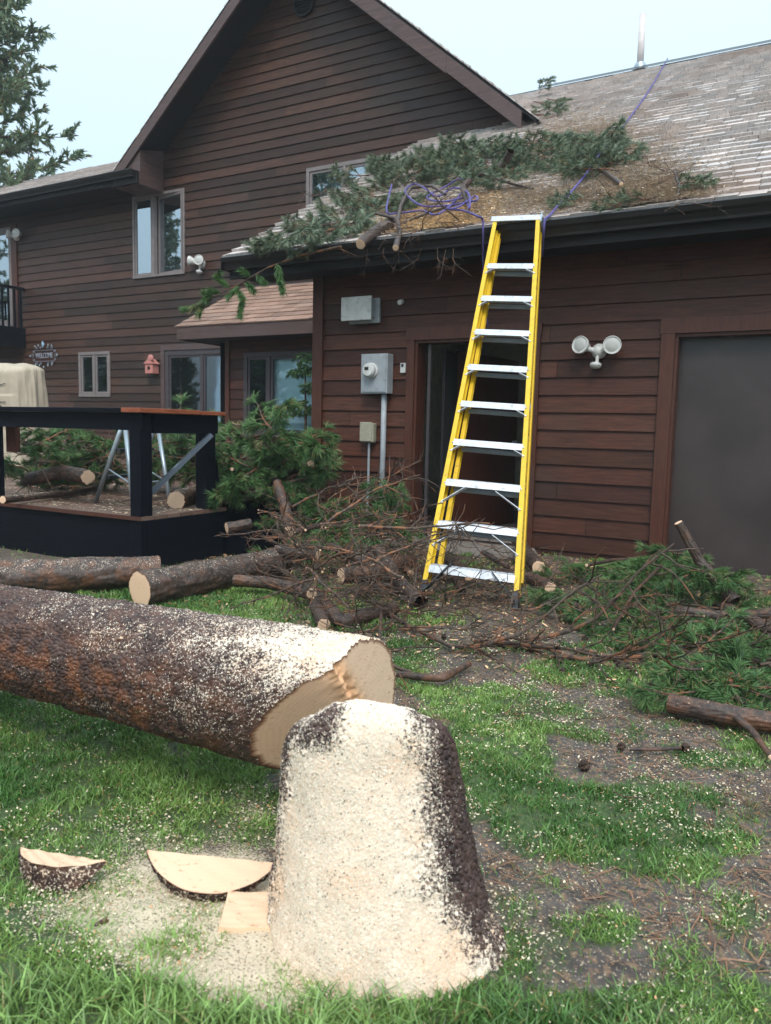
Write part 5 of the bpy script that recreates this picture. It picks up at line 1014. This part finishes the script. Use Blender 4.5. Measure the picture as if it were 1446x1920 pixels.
scatter([(840+i*24, 1212+rd.uniform(-20, 20), .03) for i in range(17)], BRp, 'long thin orange-brown stick in the row across the dirt', 'sticks laid across the dirt', (.6, 1.), pitch=(-.06, .02), yaw=(-.15, .45))
scatter(jit(1250, 1180, 160, 80, 18, .05, .2), TWp, 'grey twig lying over the green boughs at right', 'twigs over the right boughs', (.6, 1.1))
scatter(jit(800, 1175, 210, 50, 34, .02, .07), TWp, 'thin twig on the bare soil behind the trunk', 'twigs on the bare soil', (.6, 1.1), pitch=(-.08, .02))
scatter(jit(1150, 1420, 250, 120, 9, .015, .02), TWp, 'small dark twig on the patchy lawn at right', 'twigs on the lawn', (.3, .5), pitch=(-.04, .02))
scatter([(rd.uniform(600, 900), rd.uniform(350, 450), rd.uniform(.05, .2)) for _ in range(26)], TWp, 'tangled twig on the roof around the purple rope', 'twigs around the roof rope', (.6, 1.1), onR, (-.3, .4))
scatter([(rd.uniform(470, 700), 470-(k_ := rd.uniform(0, 1))*40, .05) for _ in range(14)], TWp, 'grey twig along the left part of the garage gutter', 'twigs along the left gutter', (.5, .8), onR, (-.1, .5))
scatter([(rd.uniform(1040, 1300), rd.uniform(300, 400), .05) for _ in range(24)], TWp, 'curled twig on the roof right of the ladder top', 'twigs right of the ladder top', (.4, .8), onR, (-.1, .4))
scatter([(x_, 452, .02) for x_ in (690, 720, 790, 820, 835, 850)], TWp, 'dead twig dangling below the gutter left of the ladder', 'twigs dangling from the gutter', (.35, .55), lambda a, b, h: onY(a, b+15, 6.3), (1.1, 1.7))
scatter(jit(600, 945, 90, 55, 16, .25, .7), BRp, 'long bare limb poking up from the pile between deck and doorway', 'limbs poking from the pile', (.6, .95), onZ, (-.6, .1), (-.9, .9))
# individual roof wood
RB = [([(676, 458, .06), (710, 430, .08), (745, 415, .1)], [.045, .05], 'pale barked log with sawn end jutting over the gutter', 1),
      ([(742, 465, .05), (750, 435, .08), (745, 410, .16), (705, 400, .2)], [.026, .02, .015, .012], 'thin forked branch with sawn end jutting beside the pale roof log', 1),
      ([(742, 430, .1), (752, 385, .15), (770, 352, .18), (810, 348, .18), (835, 365, .15)], [.018, .018, .017, .014, .012], 'grey bare branch arching over the rope tangle', 0),
      ([(935, 320, .1), (950, 300, .2), (958, 283, .3)], [.038, .034], 'short upright stub with orange sawn end in the roof boughs', 0),
      ([(880, 385, .08), (868, 352, .2), (882, 338, .25)], [.025, .03], 'dark knotty stub wrapped by the purple rope', 0),
      ([(1080, 305, .1), (1130, 320, .1), (1165, 345, .08)], [.02, .016], 'curved grey branch crossing under the taut rope', 1),
      ([(880, 340, .1), (905, 325, .15), (960, 345, .1), (1000, 355, .06)], [.013, .01], 'thin pale twig bent across the roof boughs', 0),
      ([(860, 380, .08), (800, 400, .08), (740, 425, .06)], [.012, .01], 'thin dark branch lying along the sawdust patch on the roof', 0),
      ([(1265, 320, .05), (1275, 350, .08), (1270, 372, .05), (1290, 372, .05)], [.012, .008], 'hooked grey twig near the right end of the roof debris', 0)]
for i, (pp, rad, lab, cu) in enumerate(RB): log('roof_branch', [onR(*p) for p in pp], rad, lab, (1, cu), .1, 'branch', 71+i, .2, na=24)
# bespoke ground branches
GB = [([(435, 880, .75), (480, 885, .7), (520, 930, .5), (540, 990, .35)], [.016, .022], 'orange branch curving down over the deck end to the pile'),
      ([(600, 862, .6), (560, 905, .5), (500, 930, .45), (450, 925, .45)], [.01, .014], 'thin hooked branch ringing the boughs below the bay window'),
      ([(640, 955, .35), (690, 960, .35), (740, 985, .25), (790, 1005, .15)], [.016, .022], 'orange-brown branch reaching from the pile toward the doorway'),
      ([(660, 960, .36), (600, 985, .3), (560, 1040, .2)], [.014, .01], 'long bent branch along the front of the pile beside the meter'),
      ([(735, 1262, .03), (790, 1270, .03), (830, 1272, .04), (880, 1245, .03)], [.013, .016, .012], 'curved dark branch on the soil just right of the trunk butt'),
      ([(715, 1150, .1), (712, 1200, .12), (735, 1250, .05), (770, 1260, .02)], [.008, .008], 'thin hooked twig behind the trunk butt'),
      ([(1380, 1345, .06), (1410, 1370, .04), (1446, 1420, .02)], [.014, .01], 'thin branch bending off the dark log toward the frame edge'),
      ([(700, 1130, .06), (760, 1170, .04), (850, 1215, .03)], [.012, .008], 'pale-tipped thin branch angled across the dirt'),
      ([(1100, 1060, .14), (1150, 1050, .12), (1200, 1047, .12)], [.012, .014], 'pale branch lying along the base of the garage wall'),
      ([(1150, 1180, .1), (1190, 1110, .15), (1240, 1060, .2)], [.008, .01], 'thin upright twig in the boughs before the garage panel'),
      ([(120, 1790, .01), (150, 1752, .03), (200, 1725, .02)], [.004, .006], 'thin dark bent twig in the sawdust at lower left'),
      ([(1180, 1405, .01), (1230, 1405, .02), (1275, 1402, .015)], [.006, .007], 'short dark stick lying level on the right lawn')]
for i, (pp, rad, lab) in enumerate(GB): log('bent_branch', [onZ(*p) for p in pp], rad, lab, (1, 1), .05, 'branch', 91+i, .7, na=16)

# pine cones
t = thing('pine_cone', 'x', 'pine cone'); m = MB(); n_ = 14; vs = []
for i in range(9):
    u = i/8; r = .022*math.sin(math.pi*min(1, .12+u*.86))**.8
    for k in range(n_): an = 2*math.pi*(k+.5*(i % 2))/n_; rr = r*(1.25 if k % 2 else .82); vs.append((rr*math.cos(an), rr*math.sin(an), u*.05))
m.add(vs, [(i*n_+k, i*n_+(k+1) % n_, (i+1)*n_+(k+1) % n_, (i+1)*n_+k) for i in range(8) for k in range(n_)]); m.build('scales', M_CONE, t)
for px, py in [(1030, 1213), (1090, 1225), (1100, 1195), (1220, 1230), (1155, 1255), (1185, 1280), (1210, 1290), (1110, 1248), (1280, 1402), (1172, 1400), (1105, 1432), (1060, 1260), (1240, 1210), (940, 1200), (830, 1195), (1300, 1140), (700, 1175)]:
    put(t, onZ(px, py, .02), (rd.uniform(0, 3), rd.uniform(1, 2), rd.uniform(0, 6)), rd.uniform(.6, .95), 'small dark pine cone lying on the soil and sticks beyond the stump', 'fallen pine cones')
# debris on the roof
def roof_flakes(name, n, boxes, ln, wd, colf, label, cat):
    P = []
    for (x0, y0, x1, y1, wt) in boxes:
        for _ in range(int(n*wt)):
            px, py = rd.gauss((x0+x1)/2, (x1-x0)/3.3), rd.gauss((y0+y1)/2, (y1-y0)/3.3); q = onR(px, py, .058)
            if EY-.05 < q[1] < 12 and q[0] > GR0 and (q[1] < WY-.1 or q[0] > -3.6): P.append(q)
    P = np.array(P); k = len(P); o = flakes(name, P[:, 0], P[:, 1], P[:, 2], rng.uniform(*ln, k), rng.uniform(*wd, k), colf(k), label, cat, .4); return o
roof_flakes('roof_needles', 16000, [(1050, 270, 1290, 380, .35), (1130, 340, 1330, 390, .3), (900, 340, 1130, 400, .25), (1000, 210, 1190, 290, .25), (620, 330, 950, 440, .2)], (.05, .1), (.004, .008), lambda k: np.array([.56, .46, .36])*rng.uniform(.4, 1.3, k)[:, None], 'rust brown dry needles strewn over the roof debris', 'needles')
roof_flakes('roof_sawdust', 9000, [(740, 385, 900, 430, .55), (700, 410, 930, 440, .35), (860, 350, 960, 400, .12)], (.012, .04), (.008, .02), lambda k: np.array([.78, .6, .4])*rng.uniform(.7, 1.2, k)[:, None], 'pale sawdust heaped on the roof below the purple rope', 'sawdust')
n = 5000; x = rng.uniform(-8, DX, n); y = rng.uniform(4.3, 6.5, n); ok = (x < -5.03) | (y < 5.15); x, y = x[ok], y[ok]; n = len(x)
flakes('deck_sawdust', x, y, np.full(n, DZ+.006), rng.uniform(.01, .03, n), rng.uniform(.008, .02, n), chipcol(n)*rng.choice([.4, .7, 1], n)[:, None], 'sawdust and bark bits covering the deck boards', 'sawdust', .12)

# ------------------------------------------------------------------ shrub before the bay window
P = onY(572, 815, 9.45); t = thing('cloud_pruned_conifer', 'small conifer with three separate tufts growing before the bay window', 'shrub', (float(P[0]), 9.45, .3)); m = MB(); m.tube([(P[0], 9.45, .3), (P[0]+.01, 9.45, 1.2), (P[0]-.01, 9.45, 2.0)], [.025, .02, .012], 8); m.build('trunk', M_BR, t)
rg = np.random.default_rng(5); segs = []
for (cx, cy, rx, ry, n) in [(575, 680, 24, 24, 60), (555, 698, 18, 8, 24), (585, 727, 16, 11, 36), (572, 765, 30, 18, 60), (548, 770, 12, 12, 16)]:
    for _ in range(n): a = onY(cx+rg.uniform(-rx, rx)*.8, cy+rg.uniform(-ry, ry)*.8, 9.45+rg.uniform(-.12, .12)); segs.append((a, a+np.array([rg.uniform(-.1, .1), rg.uniform(-.05, .05), rg.uniform(-.05, -.0)])))
v, f, c = needles_on(segs, rg, (.04, .065), 620, .008, 1.); npmesh('foliage', v, f, M_NEED, t, tint=c*.7)

# ------------------------------------------------------------------ tall pines
def make_tree(seed, H=16, spread=3.0, name='pine_tree', z0=2.0, per=30, wd=.03):
    rg = np.random.default_rng(seed); t = thing(name, 'x', 'tree'); m = MB(); m.tube([(0, 0, -.2), (.05, 0, H*.5), (0, .05, H)], [H*.014, H*.009, .03], 10); m.build('trunk', M_BARKS, t); segs = []; m = MB(); nb = 150
    for i in range(nb):
        u = (i+.5)/nb; z = z0+(H-z0)*u; an = i*2.4+rg.uniform(-.4, .4); ln = spread*(1-u)**.75*rg.uniform(.5, 1.15)+.2; d = np.array([math.cos(an), math.sin(an), rg.uniform(-.05, .35)]); p = np.array([0, 0, z]); q = [p]
        for j in range(6): d = d+[0, 0, .06]+rg.normal(0, .08, 3); d /= np.linalg.norm(d); q.append(q[-1]+d*ln/6)
        m.tube(q, list(np.linspace(.035, .008, 7)*(1.2-u)), 5, False)
        for j in range(2, 7):
            for s in range(5):
                e = q[j]-(q[j]-q[j-1])*rg.random(); dd = d*.6+rg.normal(0, .6, 3)+[0, 0, .25]; dd /= np.linalg.norm(dd); segs.append((e, e+dd*rg.uniform(.15, .42)))
    m.build('branches', M_BR, t); v, f, c = needles_on(segs, rg, (.1, .2), per, wd, .9); npmesh('crown', v, f, M_NEEDT, t, tint=c); return t
T1 = make_tree(1, 15, 3.0, per=85, wd=.04); d_ = ray(-45, 200); d_ = d_/math.hypot(d_[0], d_[1])
put(T1, (d_[0]*25, d_[1]*25, 0), (0, 0, .6), 1.12, 'tall pine rising behind the left roof at the edge of the frame', 'tall pines')
for x_, y_, r_, s_ in ((-36, -1, 1, 1.0), (-18.6, -4.6, 3.5, .9), (-12, -13, 5, 1.1), (-44, 4, 4, .8)): put(T1, (x_, y_, 0), (0, 0, r_), s_, 'tall pine across the yard mirrored in the upper panes, pine '+('at the far left', 'in the casement sash', 'in the bedroom window', 'in the balcony door')[int((r_*7+.1) % 4) if False else {1: 0, 3.5: 1, 5: 2, 4: 3}[r_]], 'pines across the yard')

for i in range(22):
    x_, y_ = -49+1.75*i+.6*math.sin(i*5.), 11-1.5*i-(3.2 if i % 2 else 0)
    put(T1, (x_, y_, 0), (0, 0, i*1.3), .45+.04*(i % 3), 'young pine far across the yard mirrored in the lower windows, '+['first', 'second', 'third', 'fourth', 'fifth', 'sixth', 'seventh', 'eighth', 'ninth', 'tenth', 'last'][i//2]+(' of the back row' if i % 2 else ' of the front row'), 'young pines across the yard')
# ------------------------------------------------------------------ labels: tell look-alikes apart by their order across the picture
bpy.context.view_layer.update()
ORD = ['leftmost', 'second from left', 'third from left', 'fourth from left', 'fifth from left', 'sixth from left', 'seventh from left', 'eighth from left', 'ninth from left']
by = {}
for o in col.objects:
    if o.parent is None and o.get('group'): by.setdefault(o['label'], []).append(o)
def cx(o):
    P_ = [c.matrix_world @ Vector(b) for c in o.children for b in c.bound_box]; q = sum(P_, Vector())/len(P_); return float(proj(np.array(q))[0])
for lab, L_ in by.items():
    if len(L_) < 2 or 'pine across' in lab or 'young pine' in lab: continue
    L_.sort(key=cx); parts = [(L_, '')]
    if len(L_) > 18:
        h_ = {1: ('',), 2: ('left half', 'right half'), 3: ('left third', 'middle third', 'right third'), 4: ('far left', 'centre left', 'centre right', 'far right')}[min(4, -(-len(L_)//17))]; k_ = len(h_)
        parts = [(L_[len(L_)*i//k_:len(L_)*(i+1)//k_], ' '+h_[i]+',') for i in range(k_)]
    for S_, sfx in parts:
        n = len(S_)
        for i, o in enumerate(S_):
            w_ = ORD[min(i, 8)] if i < (n+1)//2 else ORD[min(n-1-i, 8)].replace('left', 'right')
            new = lab+','+sfx+' '+w_
            o['label'] = new if len(new.split()) <= 16 else lab

# ------------------------------------------------------------------ thin rainy air
hz_ = bpy.data.materials.new('rain_haze'); hz_.use_nodes = True; hn = hz_.node_tree; hn.nodes.clear()
pv = hn.nodes.new('ShaderNodeVolumePrincipled'); pv.inputs['Color'].default_value = (.86, .93, 1, 1); pv.inputs['Density'].default_value = .0015
ho = hn.nodes.new('ShaderNodeOutputMaterial'); hn.links.new(pv.outputs[0], ho.inputs['Volume'])
m = MB(); m.box(-93, 93, -63, 123, -1.3, 22); hzo = m.build('haze', hz_); hzo['kind'] = 'stuff'; hzo['label'] = 'thin pale rainy haze filling the whole yard'; hzo['category'] = 'haze'
